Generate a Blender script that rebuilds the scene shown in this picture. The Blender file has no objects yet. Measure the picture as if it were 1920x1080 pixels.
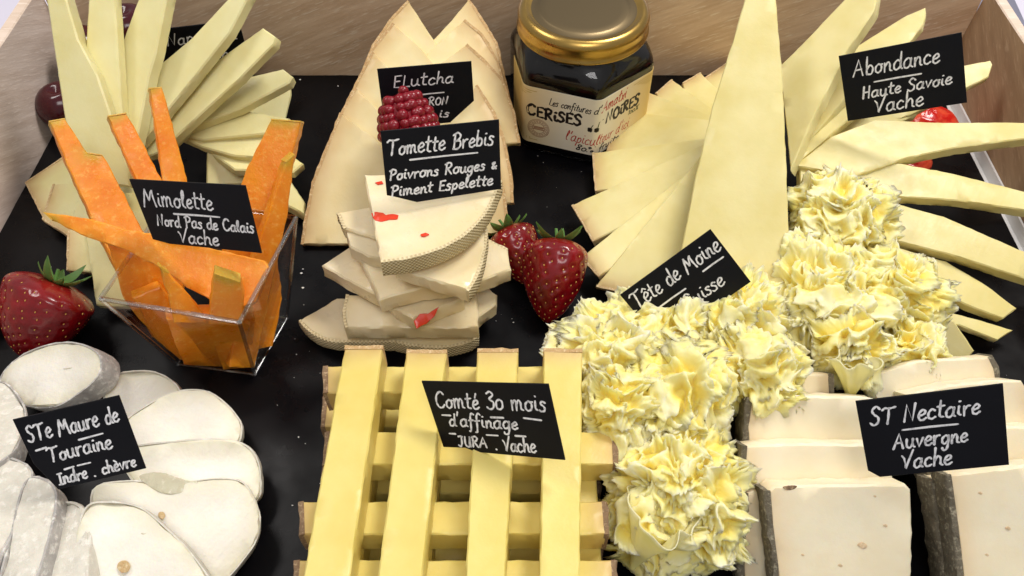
import bpy, bmesh, math, random
from mathutils import Vector, Matrix, noise
from mathutils.geometry import delaunay_2d_cdt
R = math.radians
random.seed(7)
sc = bpy.context.scene
col = sc.collection
S = 0.01                     # everything below is worked out in centimetres, the scene is in metres

# ---------------------------------------------------------------- camera
CAM_H, PITCH, FPX = 30.0, R(51.06), 1550.0
cam = bpy.data.cameras.new('camera'); camo = bpy.data.objects.new('camera', cam); col.objects.link(camo)
cam.sensor_width = 36; cam.lens = FPX/1920*36; cam.clip_start = .01; cam.clip_end = 20
camo.location = (0, 0, CAM_H*S); camo.rotation_euler = (math.pi/2-PITCH, 0, 0)
cam.dof.use_dof = False
sc.camera = camo
# ---------------------------------------------------------------- world, lamps, exposure
w = bpy.data.worlds.new('World'); sc.world = w; w.use_nodes = True
w.node_tree.nodes['Background'].inputs[0].default_value = (1, .985, .97, 1)
w.node_tree.nodes['Background'].inputs[1].default_value = .38
sc.view_settings.view_transform = 'Standard'; sc.view_settings.look = 'None'
sc.view_settings.exposure = 0; sc.view_settings.gamma = 1
def lamp(loc, target, size, power, colr, sy=None):
    l = bpy.data.lights.new('ceiling_lamp', 'AREA'); l.energy = power; l.color = colr
    l.shape = 'RECTANGLE'; l.size = size*S; l.size_y = (sy or size)*S
    o = bpy.data.objects.new('ceiling_lamp', l); col.objects.link(o)
    o.location = Vector(loc)*S
    o.rotation_euler = (Vector(target)-Vector(loc)).to_track_quat('-Z', 'Y').to_euler()
lamp((45, 62, 105), (0, 22, 0), 46, 10.2, (1, .955, .9), 22)
lamp((-60, 60, 110), (0, 22, 0), 50, 4.4, (1, .95, .9), 22)
lamp((12, -45, 120), (0, 22, 0), 55, 4.4, (1, .97, .95), 40)

# ---------------------------------------------------------------- picture ray -> point
cp, sp = math.cos(PITCH), math.sin(PITCH)
def ray(px, py):
    a = (px-960)/FPX; b = -(py-540)/FPX
    return Vector((a, cp+b*sp, -sp+b*cp))
CO = Vector((0, 0, CAM_H))
def PZ(px, py, z):
    d = ray(px, py); return CO+d*((z-CAM_H)/d.z)
class Plane:
    def __init__(s, p, n):
        s.p = p; s.n = n.normalized()
        if s.n.dot(CO-p) < 0: s.n = -s.n
    def hit(s, px, py):
        d = ray(px, py); return CO+d*((s.p-CO).dot(s.n)/d.dot(s.n))
def mkplane(a):
    if isinstance(a, Plane): return a
    if isinstance(a, (int, float)): return Plane(Vector((0, 0, a)), Vector((0, 0, 1)))
    if a[0] == 'ax':                             # foot, tip, roll about that axis (degrees); roll 0 faces the viewer
        A, B = PZ(*a[1]), PZ(*a[2]); ax = (B-A).normalized(); v = (CO-(A+B)/2).normalized()
        n = (v-ax*v.dot(ax)).normalized(); n = Matrix.Rotation(R(a[3]), 3, ax) @ n
        return Plane(A, n)
    if isinstance(a[0], (int, float)):           # (z0, y0, slope_y[, x0, slope_x])
        z0, y0, s1 = a[:3]; x0, s2 = (a[3], a[4]) if len(a) > 3 else (0, 0)
        return Plane(Vector((x0, y0, z0)), Vector((-s2, -s1, 1)))
    p = [PZ(*q) for q in a]
    return Plane(p[0], (p[1]-p[0]).cross(p[2]-p[0]))

# ---------------------------------------------------------------- materials
class NT:
    def __init__(s, name):
        s.m = bpy.data.materials.new(name); s.m.use_nodes = True
        s.t = s.m.node_tree; s.b = s.t.nodes['Principled BSDF']; s.out = s.t.nodes['Material Output']
        s.tc = s.t.nodes.new('ShaderNodeTexCoord')
    def n(s, typ, **k):
        x = s.t.nodes.new(typ)
        for a, v in k.items(): setattr(x, a, v)
        return x
    def L(s, a, b): s.t.links.new(a, b)
    def noise(s, scale, detail=4, rough=.55, stretch=None, coord='Object', rot=None):
        x = s.n('ShaderNodeTexNoise'); x.inputs['Scale'].default_value = scale
        x.inputs['Detail'].default_value = detail; x.inputs['Roughness'].default_value = rough
        src = s.tc.outputs[coord]
        if stretch or rot:
            mp = s.n('ShaderNodeMapping')
            if rot: mp.inputs['Rotation'].default_value = rot
            s.L(src, mp.inputs['Vector'])
            src = mp.outputs[0]
            if stretch:
                m2 = s.n('ShaderNodeMapping'); m2.inputs['Scale'].default_value = stretch
                s.L(src, m2.inputs['Vector']); src = m2.outputs[0]
        s.L(src, x.inputs['Vector'])
        return x.outputs[0]
    def ramp(s, fac, stops):
        x = s.n('ShaderNodeValToRGB'); e = x.color_ramp.elements
        while len(e) < len(stops): e.new(.5)
        for q, (p, c) in zip(e, stops): q.position = p; q.color = (*c, 1) if len(c) == 3 else c
        s.L(fac, x.inputs[0]); return x.outputs[0]
    def mix(s, fac, a, b, mode='MIX'):
        x = s.n('ShaderNodeMix', data_type='RGBA', blend_type=mode)
        for i, v in ((0, fac), (6, a), (7, b)):
            if hasattr(v, 'is_linked'): s.L(v, x.inputs[i])
            elif isinstance(v, (int, float)): x.inputs[i].default_value = v
            else: x.inputs[i].default_value = (*v, 1)
        return x.outputs[2]
    def attr(s, name): return s.n('ShaderNodeAttribute', attribute_name=name).outputs['Fac']
    def bump(s, h, strength, dist, prev=None):
        x = s.n('ShaderNodeBump'); x.inputs['Strength'].default_value = strength; x.inputs['Distance'].default_value = dist*S
        s.L(h, x.inputs['Height'])
        if prev: s.L(prev, x.inputs['Normal'])
        return x.outputs[0]
    def set(s, **k):
        for a, v in k.items():
            i = s.b.inputs[a.replace('_', ' ')]
            if hasattr(v, 'is_linked'): s.L(v, i)
            elif isinstance(v, tuple) and len(v) == 3 and a != 'Subsurface_Radius': i.default_value = (*v, 1)
            else: i.default_value = v
        return s
def lin(r, g, b):
    f = lambda c: (c/255/12.92 if c/255 < .04045 else ((c/255+.055)/1.055)**2.4)
    return (f(r), f(g), f(b))
M = {}
def cheese(name, c1, c2, edge=lin(196, 156, 104), eamt=.75, sss=.25, rough=.42, bump=.25, speck=None, rad=(1, .7, .3)):
    k = NT(name)
    base = k.mix(k.ramp(k.noise(45, 3), [(.35, (0, 0, 0)), (.68, (1, 1, 1))]), c1, c2)
    if speck:
        sp_ = k.ramp(k.noise(260, 2, .5), [(.66, (0, 0, 0)), (.72, (1, 1, 1))])
        base = k.mix(sp_, base, speck)
    e1 = k.n('ShaderNodeMath', operation='MULTIPLY_ADD'); k.L(k.noise(140, 4), e1.inputs[0]); e1.inputs[1].default_value = .5; e1.inputs[2].default_value = .75
    e2 = k.n('ShaderNodeMath', operation='MULTIPLY'); k.L(k.attr('edge'), e2.inputs[0]); k.L(e1.outputs[0], e2.inputs[1])
    e3 = k.n('ShaderNodeMath', operation='MULTIPLY', use_clamp=True); k.L(e2.outputs[0], e3.inputs[0]); e3.inputs[1].default_value = eamt
    base = k.mix(e3.outputs[0], base, edge)
    oi = k.n('ShaderNodeObjectInfo')
    hv = k.n('ShaderNodeHueSaturation'); mr = k.n('ShaderNodeMapRange')
    mr.inputs[3].default_value = .93; mr.inputs[4].default_value = 1.05
    k.L(oi.outputs['Random'], mr.inputs[0]); k.L(mr.outputs[0], hv.inputs['Value']); k.L(base, hv.inputs['Color'])
    b1 = k.bump(k.noise(90, 5, .6), bump*1.4, .06)
    b2 = k.bump(k.noise(700, 3, .6), bump*.8, .012, b1)
    kn = k.bump(k.noise(60, 3, .5, stretch=(14, 1, 1), rot=(0, 0, .6)), bump*1.1, .02, b2)
    k.set(Base_Color=hv.outputs[0], Roughness=k.ramp(k.noise(120, 3), [(.3, (rough-.1,)*3), (.7, (rough+.15,)*3)]),
          Normal=kn, Subsurface_Weight=sss, Subsurface_Radius=rad, Subsurface_Scale=.35*S, Specular_IOR_Level=.45)
    M[name] = k.m; return k
cheese('pale_paste', lin(227, 219, 164), lin(219, 207, 142))
cheese('rind_side_paste', lin(230, 212, 158), lin(236, 222, 172))
cheese('yellow_paste', lin(232, 214, 128), lin(223, 201, 106))
cheese('abondance_paste', lin(229, 217, 156), lin(219, 204, 132))
cheese('sheep_paste', lin(232, 216, 168), lin(224, 203, 146), edge=lin(200, 162, 108), eamt=.75)
cheese('white_sheep_paste', lin(236, 222, 188), lin(228, 209, 164), rough=.3, edge=lin(222, 200, 150), eamt=.5)
cheese('cream_paste', lin(238, 228, 200), lin(232, 218, 184), rough=.5, edge=lin(222, 190, 144), eamt=.6)
cheese('goat_paste', lin(244, 240, 230), lin(238, 232, 218), rough=.5, bump=.8, edge=lin(232, 224, 198), eamt=.9)
def orange(name, c1, c2, c3):
    k = NT(name)
    base = k.mix(k.ramp(k.noise(70, 3, .5), [(.35, (0, 0, 0)), (.7, (1, 1, 1))]), c1, c2)
    fl = k.ramp(k.noise(420, 5, .75), [(.54, (0, 0, 0)), (.7, (.8,)*3)])
    base = k.mix(fl, base, c3)
    e1 = k.n('ShaderNodeMath', operation='MULTIPLY', use_clamp=True); k.L(k.attr('edge'), e1.inputs[0]); e1.inputs[1].default_value = 1.3
    base = k.mix(e1.outputs[0], base, lin(204, 158, 44))
    b1 = k.bump(k.noise(160, 6, .7), .6, .06); b2 = k.bump(k.noise(900, 3, .6), .4, .015, b1)
    k.set(Base_Color=base, Roughness=k.ramp(k.noise(200, 3), [(.3, (.22,)*3), (.7, (.5,)*3)]), Normal=b2,
          Subsurface_Weight=.3, Subsurface_Radius=(1, .35, .08), Subsurface_Scale=.4*S)
    M[name] = k.m
orange('orange_paste', lin(242, 154, 34), lin(232, 130, 22), lin(250, 190, 92))
orange('orange_rind', lin(214, 166, 60), lin(200, 150, 44), lin(228, 190, 90))
def rind(name, c1, c2, c3, bump=.9, sc_=260, rough=.85):
    k = NT(name)
    f = k.ramp(k.noise(sc_, 6, .7), [(.3, (0, 0, 0)), (.7, (1, 1, 1))])
    base = k.mix(f, c1, c2)
    base = k.mix(k.ramp(k.noise(sc_*2.4, 4, .7), [(.52, (0, 0, 0)), (.66, (1, 1, 1))]), base, c3)
    b1 = k.bump(k.noise(sc_, 6, .75), bump, .09); b2 = k.bump(k.noise(sc_*5, 3, .7), bump, .03, b1)
    k.set(Base_Color=base, Roughness=rough, Normal=b2, Subsurface_Weight=.08, Subsurface_Scale=.1*S)
    M[name] = k.m
rind('tan_rind', lin(206, 172, 122), lin(184, 146, 96), lin(226, 200, 156))
rind('thin_tan_rind', lin(214, 186, 140), lin(196, 164, 116), lin(232, 210, 168))
rind('brown_rind', lin(150, 122, 92), lin(120, 96, 72), lin(190, 164, 130))
rind('grey_rind', lin(122, 114, 96), lin(88, 80, 66), lin(160, 152, 130), sc_=200)
rind('ash_rind', lin(226, 221, 208), lin(200, 195, 182), lin(234, 230, 220), sc_=120, bump=.6)
rind('ash_dark_rind', lin(198, 194, 188), lin(152, 148, 146), lin(224, 221, 215), sc_=110, bump=.8)
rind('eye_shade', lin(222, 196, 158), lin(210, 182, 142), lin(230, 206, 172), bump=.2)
rind('wet_rind', lin(206, 200, 170), lin(190, 184, 160), lin(222, 216, 196), sc_=120, bump=.4, rough=.25)
def cloth():
    k = NT('cloth_rind')
    uv = k.n('ShaderNodeUVMap'); sep = k.n('ShaderNodeSeparateXYZ'); k.L(uv.outputs[0], sep.inputs[0])
    def wav(o, fr):
        a = k.n('ShaderNodeMath', operation='MULTIPLY'); a.inputs[1].default_value = fr; k.L(o, a.inputs[0])
        b = k.n('ShaderNodeMath', operation='SINE'); k.L(a.outputs[0], b.inputs[0]); return b.outputs[0]
    a = k.n('ShaderNodeMath', operation='MULTIPLY'); k.L(wav(sep.outputs[0], 2*math.pi/.17), a.inputs[0]); k.L(wav(sep.outputs[1], 2*math.pi/.17), a.inputs[1])
    ad = k.n('ShaderNodeMath', operation='ADD'); k.L(a.outputs[0], ad.inputs[0]); k.L(k.noise(300, 4), ad.inputs[1])
    f = k.ramp(ad.outputs[0], [(.1, (0, 0, 0)), (.9, (1, 1, 1))])
    base = k.mix(f, lin(192, 172, 128), lin(234, 218, 176))
    k.set(Base_Color=base, Roughness=.7, Normal=k.bump(ad.outputs[0], .9, .05))
    M['cloth_rind'] = k.m
cloth()
# slate
k = NT('slate')
f = k.noise(35, 5, .6)
sm = k.ramp(k.noise(14, 4, .6), [(.42, (0, 0, 0)), (.75, (1, 1, 1))])
k.set(Base_Color=k.mix(f, lin(6, 5, 7), lin(15, 14, 16)), Roughness=k.ramp(k.noise(60, 5), [(.3, (.22,)*3), (.7, (.42,)*3)]),
      Normal=k.bump(k.noise(900, 3), .12, .006, k.bump(k.noise(40, 5), .25, .04)), Specular_IOR_Level=.14)
M['slate'] = k.m
# wood
def wood(name, c1, c2, c3, rot, st):
    k = NT(name)
    g = k.noise(26, 6, .62, stretch=st, rot=rot)
    g2 = k.noise(110, 4, .6, stretch=st, rot=rot)
    base = k.mix(k.ramp(g, [(.32, (0, 0, 0)), (.68, (1, 1, 1))]), c1, c2)
    base = k.mix(k.ramp(g2, [(.56, (0, 0, 0)), (.66, (.65,)*3)]), base, c3)
    k.set(Base_Color=base, Roughness=.72, Normal=k.bump(g2, .5, .03, k.bump(g, .35, .06)))
    M[name] = k.m
wood('back_wood', lin(232, 202, 168), lin(204, 170, 134), lin(244, 226, 200), (0, .38, 0), (1, 1, 9))
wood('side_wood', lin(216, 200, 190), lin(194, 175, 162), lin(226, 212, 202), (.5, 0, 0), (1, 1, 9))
wood('side_wood_shaded', lin(190, 158, 124), lin(166, 134, 102), lin(204, 174, 142), (-.45, 0, 0), (1, 1, 7))  # right crate side: its shadow is painted into the wood colour
wood('rim_wood', lin(226, 206, 190), lin(206, 184, 164), lin(236, 220, 206), (0, 0, 0), (1, 6, 1))
def plain(name, c, rough=.5, **kw):
    k = NT(name); k.set(Base_Color=c, Roughness=rough, **kw); M[name] = k.m; return k
k = plain('counter', lin(214, 210, 226), .4); k.set(Normal=k.bump(k.noise(300), .1, .02))
k = plain('grey_mat', lin(122, 122, 140), .6); k.set(Normal=k.bump(k.noise(600), .2, .02))
k = plain('paper', lin(246, 244, 242), .6)
k = plain('card_black', lin(14, 14, 20), .5, Specular_IOR_Level=.2); k.set(Normal=k.bump(k.noise(900, 4), .12, .01), Base_Color=k.mix(k.noise(60, 4), lin(7, 8, 13), lin(14, 15, 24)))
k = plain('chalk', (.86, .86, .88), .6)
k.set(Base_Color=k.mix(k.ramp(k.noise(500, 4, .7), [(.36, (0, 0, 0)), (.5, (1, 1, 1))]), (.55, .55, .58), (.88, .88, .9)))
plain('ink_black', lin(30, 20, 20), .5); plain('ink_red', lin(186, 52, 44), .5); plain('ink_faint', lin(160, 112, 84), .5)
plain('ink_gold', lin(190, 160, 80), .5); plain('ink_green', lin(70, 80, 40), .5)
k = plain('gold', lin(186, 152, 84), .28, Metallic=1.0); k.set(Normal=k.bump(k.noise(500, 3), .06, .01), Roughness=k.ramp(k.noise(100, 4), [(.3, (.24,)*3), (.7, (.36,)*3)]))
k = plain('gold_dark_reflection', lin(128, 112, 84), .4, Metallic=1.0); k.set(Normal=k.bump(k.noise(500, 3), .08, .01))  # lid top: reflection of the dark ceiling put into the base colour
plain('jam', lin(10, 2, 6), .3, Specular_IOR_Level=.2); plain('jar_glass', (.95, .97, .97), .02, Transmission_Weight=1.0, IOR=1.48)
# printed label: cream in the middle, yellow to its ends
k = NT('label_paper')
at = k.attr('edge')
k.set(Base_Color=k.mix(at, lin(238, 230, 212), lin(224, 190, 112)), Roughness=.45, Normal=k.bump(k.noise(500), .08, .01)); M['label_paper'] = k.m
# clear plastic
def clear(name, base, extra):
    k = NT(name); k.t.nodes.remove(k.b)
    tr = k.n('ShaderNodeBsdfTransparent'); tr.inputs[0].default_value = (.97, .97, .97, 1)
    gl = k.n('ShaderNodeBsdfGlossy'); gl.inputs['Roughness'].default_value = .05
    lw = k.n('ShaderNodeLayerWeight'); lw.inputs[0].default_value = .5; pw = k.n('ShaderNodeMath', operation='POWER'); pw.inputs[1].default_value = 4; k.L(lw.outputs['Facing'], pw.inputs[0])
    ad = k.n('ShaderNodeMath', operation='MULTIPLY_ADD'); ad.inputs[1].default_value = .5; ad.inputs[2].default_value = .03+extra; k.L(pw.outputs[0], ad.inputs[0])
    mx = k.n('ShaderNodeMixShader'); k.L(ad.outputs[0], mx.inputs[0]); k.L(tr.outputs[0], mx.inputs[1]); k.L(gl.outputs[0], mx.inputs[2])
    k.L(mx.outputs[0], k.out.inputs[0]); M[name] = k.m
clear('clear_plastic', 0, .0); clear('clear_edge', 0, .25)
# fruit
k = NT('strawberry_skin')
c = k.mix(k.ramp(k.noise(70, 4), [(.35, (0, 0, 0)), (.7, (1, 1, 1))]), lin(104, 8, 16), lin(146, 16, 22))
k.set(Base_Color=c, Roughness=.2, Subsurface_Weight=.15, Subsurface_Radius=(1, .2, .15), Subsurface_Scale=.3*S,
      Normal=k.bump(k.noise(500, 4), .3, .02), Coat_Weight=.2, Coat_Roughness=.2); M['strawberry_skin'] = k.m
k = NT('berry_bright')
k.set(Base_Color=k.mix(k.ramp(k.noise(120, 4), [(.4, (0, 0, 0)), (.65, (1, 1, 1))]), lin(196, 26, 20), lin(232, 92, 60)), Roughness=.2,
      Normal=k.bump(k.noise(400, 4), .5, .03), Subsurface_Weight=.2, Subsurface_Radius=(1, .2, .1), Subsurface_Scale=.3*S); M['berry_bright'] = k.m
plain('seed', lin(226, 178, 90), .3)
k = NT('raspberry_skin')
k.set(Base_Color=k.mix(k.noise(150, 3), lin(112, 10, 26), lin(146, 20, 36)), Roughness=.22, Subsurface_Weight=.25, Subsurface_Radius=(1, .2, .2),
      Subsurface_Scale=.2*S, Normal=k.bump(k.noise(900, 3), .25, .01)); M['raspberry_skin'] = k.m
k = NT('leaf'); k.set(Base_Color=k.mix(k.noise(200, 4), lin(62, 110, 44), lin(104, 146, 70)), Roughness=.5, Subsurface_Weight=.1, Subsurface_Scale=.1*S,
      Normal=k.bump(k.noise(600, 3), .3, .02)); M['leaf'] = k.m
k = NT('cherry_skin'); k.set(Base_Color=k.mix(k.noise(100, 3), lin(48, 6, 16), lin(74, 14, 22)), Roughness=.16); M['cherry_skin'] = k.m
k = NT('pepper'); k.set(Base_Color=k.mix(k.noise(300, 3), lin(214, 34, 20), lin(238, 84, 40)), Roughness=.25); M['pepper'] = k.m
# shaved frill
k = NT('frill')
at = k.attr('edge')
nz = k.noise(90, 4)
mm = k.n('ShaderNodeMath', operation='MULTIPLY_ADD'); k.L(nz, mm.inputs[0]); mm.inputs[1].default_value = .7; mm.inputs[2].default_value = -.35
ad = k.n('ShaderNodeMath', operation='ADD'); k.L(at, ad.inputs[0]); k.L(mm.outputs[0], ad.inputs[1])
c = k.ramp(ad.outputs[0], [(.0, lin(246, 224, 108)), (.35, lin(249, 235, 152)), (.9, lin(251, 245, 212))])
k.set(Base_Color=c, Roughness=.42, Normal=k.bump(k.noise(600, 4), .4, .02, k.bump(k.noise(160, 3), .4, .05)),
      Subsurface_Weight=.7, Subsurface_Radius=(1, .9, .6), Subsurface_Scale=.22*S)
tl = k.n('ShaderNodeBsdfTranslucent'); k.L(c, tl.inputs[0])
mx = k.n('ShaderNodeMixShader'); mx.inputs[0].default_value = .1
k.L(k.b.outputs[0], mx.inputs[1]); k.L(tl.outputs[0], mx.inputs[2]); k.L(mx.outputs[0], k.out.inputs[0]); M['frill'] = k.m

# ---------------------------------------------------------------- objects
def tag(o, label, cat, group=None, kind=None):
    if label: o['label'] = label
    if cat: o['category'] = cat
    if group: o['group'] = group
    if kind: o['kind'] = kind
    return o
def thing(name, label, cat, base, group=None):
    o = bpy.data.objects.new(name, None); col.objects.link(o); o.empty_display_size = .01
    o.location = Vector(base)*S; return tag(o, label, cat, group)
def mesh(name, vs, fs, mat, base, parent=None, smooth=True, sharp=40, mats=None, fm=None, uv=None, attr=None):
    """vertices in world centimetres; origin at base (cm); a child shares its thing's base"""
    me = bpy.data.meshes.new(name); b = Vector(base)
    me.from_pydata([((Vector(v)-b)*S)[:] for v in vs], [], fs)
    for m_ in ([mat] if mats is None else mats): me.materials.append(M[m_])
    if fm: me.polygons.foreach_set('material_index', fm)
    if uv:
        l = me.uv_layers.new(name='UVMap')
        for lp in me.loops: l.data[lp.index].uv = uv[lp.vertex_index]
    if attr:
        a = me.attributes.new('edge', 'FLOAT', 'POINT'); a.data.foreach_set('value', attr)
    bm = bmesh.new(); bm.from_mesh(me); bmesh.ops.recalc_face_normals(bm, faces=bm.faces); bm.to_mesh(me); bm.free()
    if smooth:
        me.shade_smooth()
        if sharp: me.set_sharp_from_angle(angle=R(sharp))
    o = bpy.data.objects.new(name, me); col.objects.link(o)
    if parent is None: o.location = b*S
    else: o.parent = parent
    return o
def catmull(pts, closed=False, n=6):
    out = []; N = len(pts)
    rng = range(N if closed else N-1)
    for i in rng:
        g = (lambda j: pts[j % N]) if closed else (lambda j: pts[max(0, min(N-1, j))])
        p0, p1, p2, p3 = g(i-1), g(i), g(i+1), g(i+2)
        for k_ in range(n):
            t = k_/n
            out.append(tuple(.5*((2*b)+(-a+c)*t+(2*a-5*b+4*c-d)*t*t+(-a+3*b-3*c+d)*t**3) for a, b, c, d in zip(p0, p1, p2, p3)))
    if not closed: out.append(tuple(pts[-1]))
    return out
def n3(p, f, amp, off=0):
    return noise.noise(Vector((p[0]*f+off, p[1]*f+off*1.7, (p[2] if len(p) > 2 else 0)*f+3)))*amp
SLABN = [0]
def outline_slab(pts, n, th, rag=.03, wob=.03, bev=.05, step=.25, seed=0):
    """pts: closed outline in world cm lying on a plane with normal n -> verts, faces of a solid of thickness th"""
    c = sum(pts, Vector())/len(pts)
    ux = (pts[1]-pts[0]).normalized(); uy = n.cross(ux).normalized()
    P = [Vector(((p-c).dot(ux), (p-c).dot(uy))) for p in pts]
    area = sum(P[i].x*P[(i+1) % len(P)].y-P[(i+1) % len(P)].x*P[i].y for i in range(len(P)))
    if area < 0: P.reverse()
    N = len(P)
    nor = []
    for i in range(N):
        a = (P[i]-P[i-1]); b = (P[(i+1) % N]-P[i])
        a = a.normalized() if a.length > 1e-6 else b.normalized(); b = b.normalized() if b.length > 1e-6 else a
        t = a+b; t = t.normalized() if t.length > .05 else a
        nor.append(Vector((t.y, -t.x)))
    def outer(i, k_):
        p = P[i]; q = 1+k_
        return p+nor[i]*(n3((p.x, p.y, q*.15), 5, rag, seed)+n3((p.x, p.y, q*.3), 14, rag*.5, seed+9))
    rings = []
    be = min(bev, th*.3)
    inset = [P[i]-nor[i]*be+nor[i]*n3((P[i].x, P[i].y, 0), 9, rag*.8, seed) for i in range(N)]
    levels = [be, th*.5, th-be] if th > .5 else [be, th-be]
    # caps
    def wobz(p, s_): return n3((p.x, p.y, 0), .55, wob*1.6, seed+s_)+n3((p.x, p.y, 1), 1.7, wob*.4, seed+s_)
    minx = min(p.x for p in inset); maxx = max(p.x for p in inset); miny = min(p.y for p in inset); maxy = max(p.y for p in inset)
    st = max(.45, (maxx-minx+maxy-miny)/40)
    from mathutils.geometry import intersect_point_tri_2d
    grid = []
    yy = miny+st*.5
    def inside(x, y):
        r_ = False; j = N-1
        for i in range(N):
            a, b = inset[i], inset[j]
            if (a.y > y) != (b.y > y) and x < (b.x-a.x)*(y-a.y)/(b.y-a.y)+a.x: r_ = not r_
            j = i
        return r_
    while yy < maxy:
        xx = minx+st*.5
        while xx < maxx:
            if inside(xx, yy) and min((inset[i]-Vector((xx, yy))).length_squared for i in range(0, N, 2)) > (st*.45)**2: grid.append(Vector((xx, yy)))
            xx += st
        yy += st
    res = delaunay_2d_cdt(inset+grid, [], [list(range(N))], 1, 1e-5)
    cv, ce, cf, ov = res[0], res[1], res[2], res[3]
    vs = []; fs = []
    to3 = lambda p, z: c+ux*p.x+uy*p.y+n*z
    mp = {}
    for idx, o_ in enumerate(ov):
        for q in o_:
            if q < N: mp[q] = idx
    nt = len(cv)
    for p in cv: vs.append(to3(p, wobz(p, 0)))
    for p in cv: vs.append(to3(p, -th+wobz(p, 0)))
    fs += [tuple(f) for f in cf]; fs += [tuple(nt+j for j in reversed(f)) for f in cf]
    ring0 = [mp.get(i) for i in range(N)]
    last = ring0
    for li, lv in enumerate(levels):
        cur = []
        for i in range(N):
            p = outer(i, li); cur.append(len(vs)); vs.append(to3(p, -lv+wobz(P[i], 0)))
        for i in range(N):
            j = (i+1) % N
            q = [last[i], last[j], cur[j], cur[i]]
            if None not in q and len(set(q)) == 4: fs.append(tuple(q))
        last = cur
    bot = [None if a is None else a+nt for a in ring0]
    for i in range(N):
        j = (i+1) % N; q = [last[i], last[j], bot[j], bot[i]]
        if None not in q and len(set(q)) == 4: fs.append(tuple(q))
    return vs, fs
def resample(P, step):
    out = []; own = []
    for i in range(len(P)):
        a, b = P[i], P[(i+1) % len(P)]; d = (b-a).length; m = max(1, int(d/step))
        for k_ in range(m): out.append(a.lerp(b, k_/m)); own.append(i)
    return out, own
def slab(name, label, cat, group, poly, pl, th, mat, rinds=None, rmat='tan_rind', rt=.12, curve=False, rag=.03, wob=.03, step=.25, bev=.05, body='paste', rdrop=0, efall=.9, lip=.06, soft=0):
    SLABN[0] += 1; seed = SLABN[0]*3.17
    pl = mkplane(pl)
    W = [pl.hit(*p) for p in poly]
    if curve:
        W = [Vector(v) for v in catmull([tuple(v) for v in W], True, 5)]
        pts, own = resample(W, step); own = [o_//5 for o_ in own]
    else: pts, own = resample(W, step)
    for _ in range(soft): pts = [pts[i]*.5+(pts[i-1]+pts[(i+1) % len(pts)])*.25 for i in range(len(pts))]
    base = Vector((sum(p.x for p in pts)/len(pts), sum(p.y for p in pts)/len(pts), min(p.z for p in pts)-th*pl.n.z))
    vs, fs = outline_slab(pts, pl.n, th, rag, wob, bev, step, seed)
    if rinds:
        rp = [p for p, o_ in zip(pts, own) if rinds == 'all' or o_ in rinds]
        eg = []
        for v in vs:
            h = (v-pl.p).dot(pl.n); q = v-pl.n*h; d = min((q-p).length_squared for p in rp)**.5
            eg.append(max(0, 1-d/efall)**1.3)
    if not rinds:
        o = mesh(name, vs, fs, mat, base); tag(o, label, cat, group); return o, pl, base
    t = thing(name, label, cat, base, group)
    mesh(body, vs, fs, mat, base, t, attr=eg)
    # rind strips
    n = pl.n; c = sum(pts, Vector())/len(pts)
    ar = Vector()
    for i in range(len(pts)): ar += (pts[i]-c).cross(pts[(i+1) % len(pts)]-c)
    sgn = 1 if ar.dot(n) > 0 else -1
    runs = []; cur = None; N = len(pts)
    if rinds == 'all': runs = [list(range(N))+[0]]
    else:
        cur = []
        st0 = next((i for i in range(N) if own[i] not in rinds), 0)
        for k_ in range(N+1):
            i = (st0+k_) % N
            if own[i] in rinds and k_ < N: cur.append(i)
            elif cur: cur.append(i); runs.append(cur); cur = []
    closed = rinds == 'all'
    for run in runs:
        if len(run) < 2: continue
        vs = []; fs = []; uv = []; L = 0
        K = 5
        for a, i in enumerate(run):
            p = pts[i]
            nx = pts[run[min(a+1, len(run)-1)]] if not closed else pts[(i+1) % N]
            pv = pts[run[max(a-1, 0)]] if not closed else pts[(i-1) % N]
            tg = (nx-pv).normalized(); out = tg.cross(n)*sgn
            if a: L += (p-pts[run[a-1]]).length
            wz = n*(.012)
            prof = [(-lip, .01 if lip > 0 else -.05), (rt*.75, .005 if lip > 0 else -.04), (rt, -.06), (rt*1.02, -th*.5), (rt, -th+.06+rdrop), (rt*.6, -th-.0+rdrop), (-.04, -th+rdrop*.5)]
            for (q, z) in prof:
                pp = p+out*q+n*z
                if q > 0: pp += out*(n3(pp, 4, rt*.5, seed)+n3(pp, 15, rt*.35, seed))+n*n3(pp, 9, rt*.25, seed)
                vs.append(pp); uv.append((L, z))
        m = 7
        for a in range(len(run)-1):
            for q in range(m):
                q2 = (q+1) % m
                fs.append((a*m+q, a*m+q2, (a+1)*m+q2, (a+1)*m+q))
        if not closed:
            fs.append(tuple(range(m))); e = (len(run)-1)*m; fs.append(tuple(e+q for q in reversed(range(m))))
        mesh('rind', vs, fs, rmat, base, t, uv=uv, sharp=60)
    return t, pl, base
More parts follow.
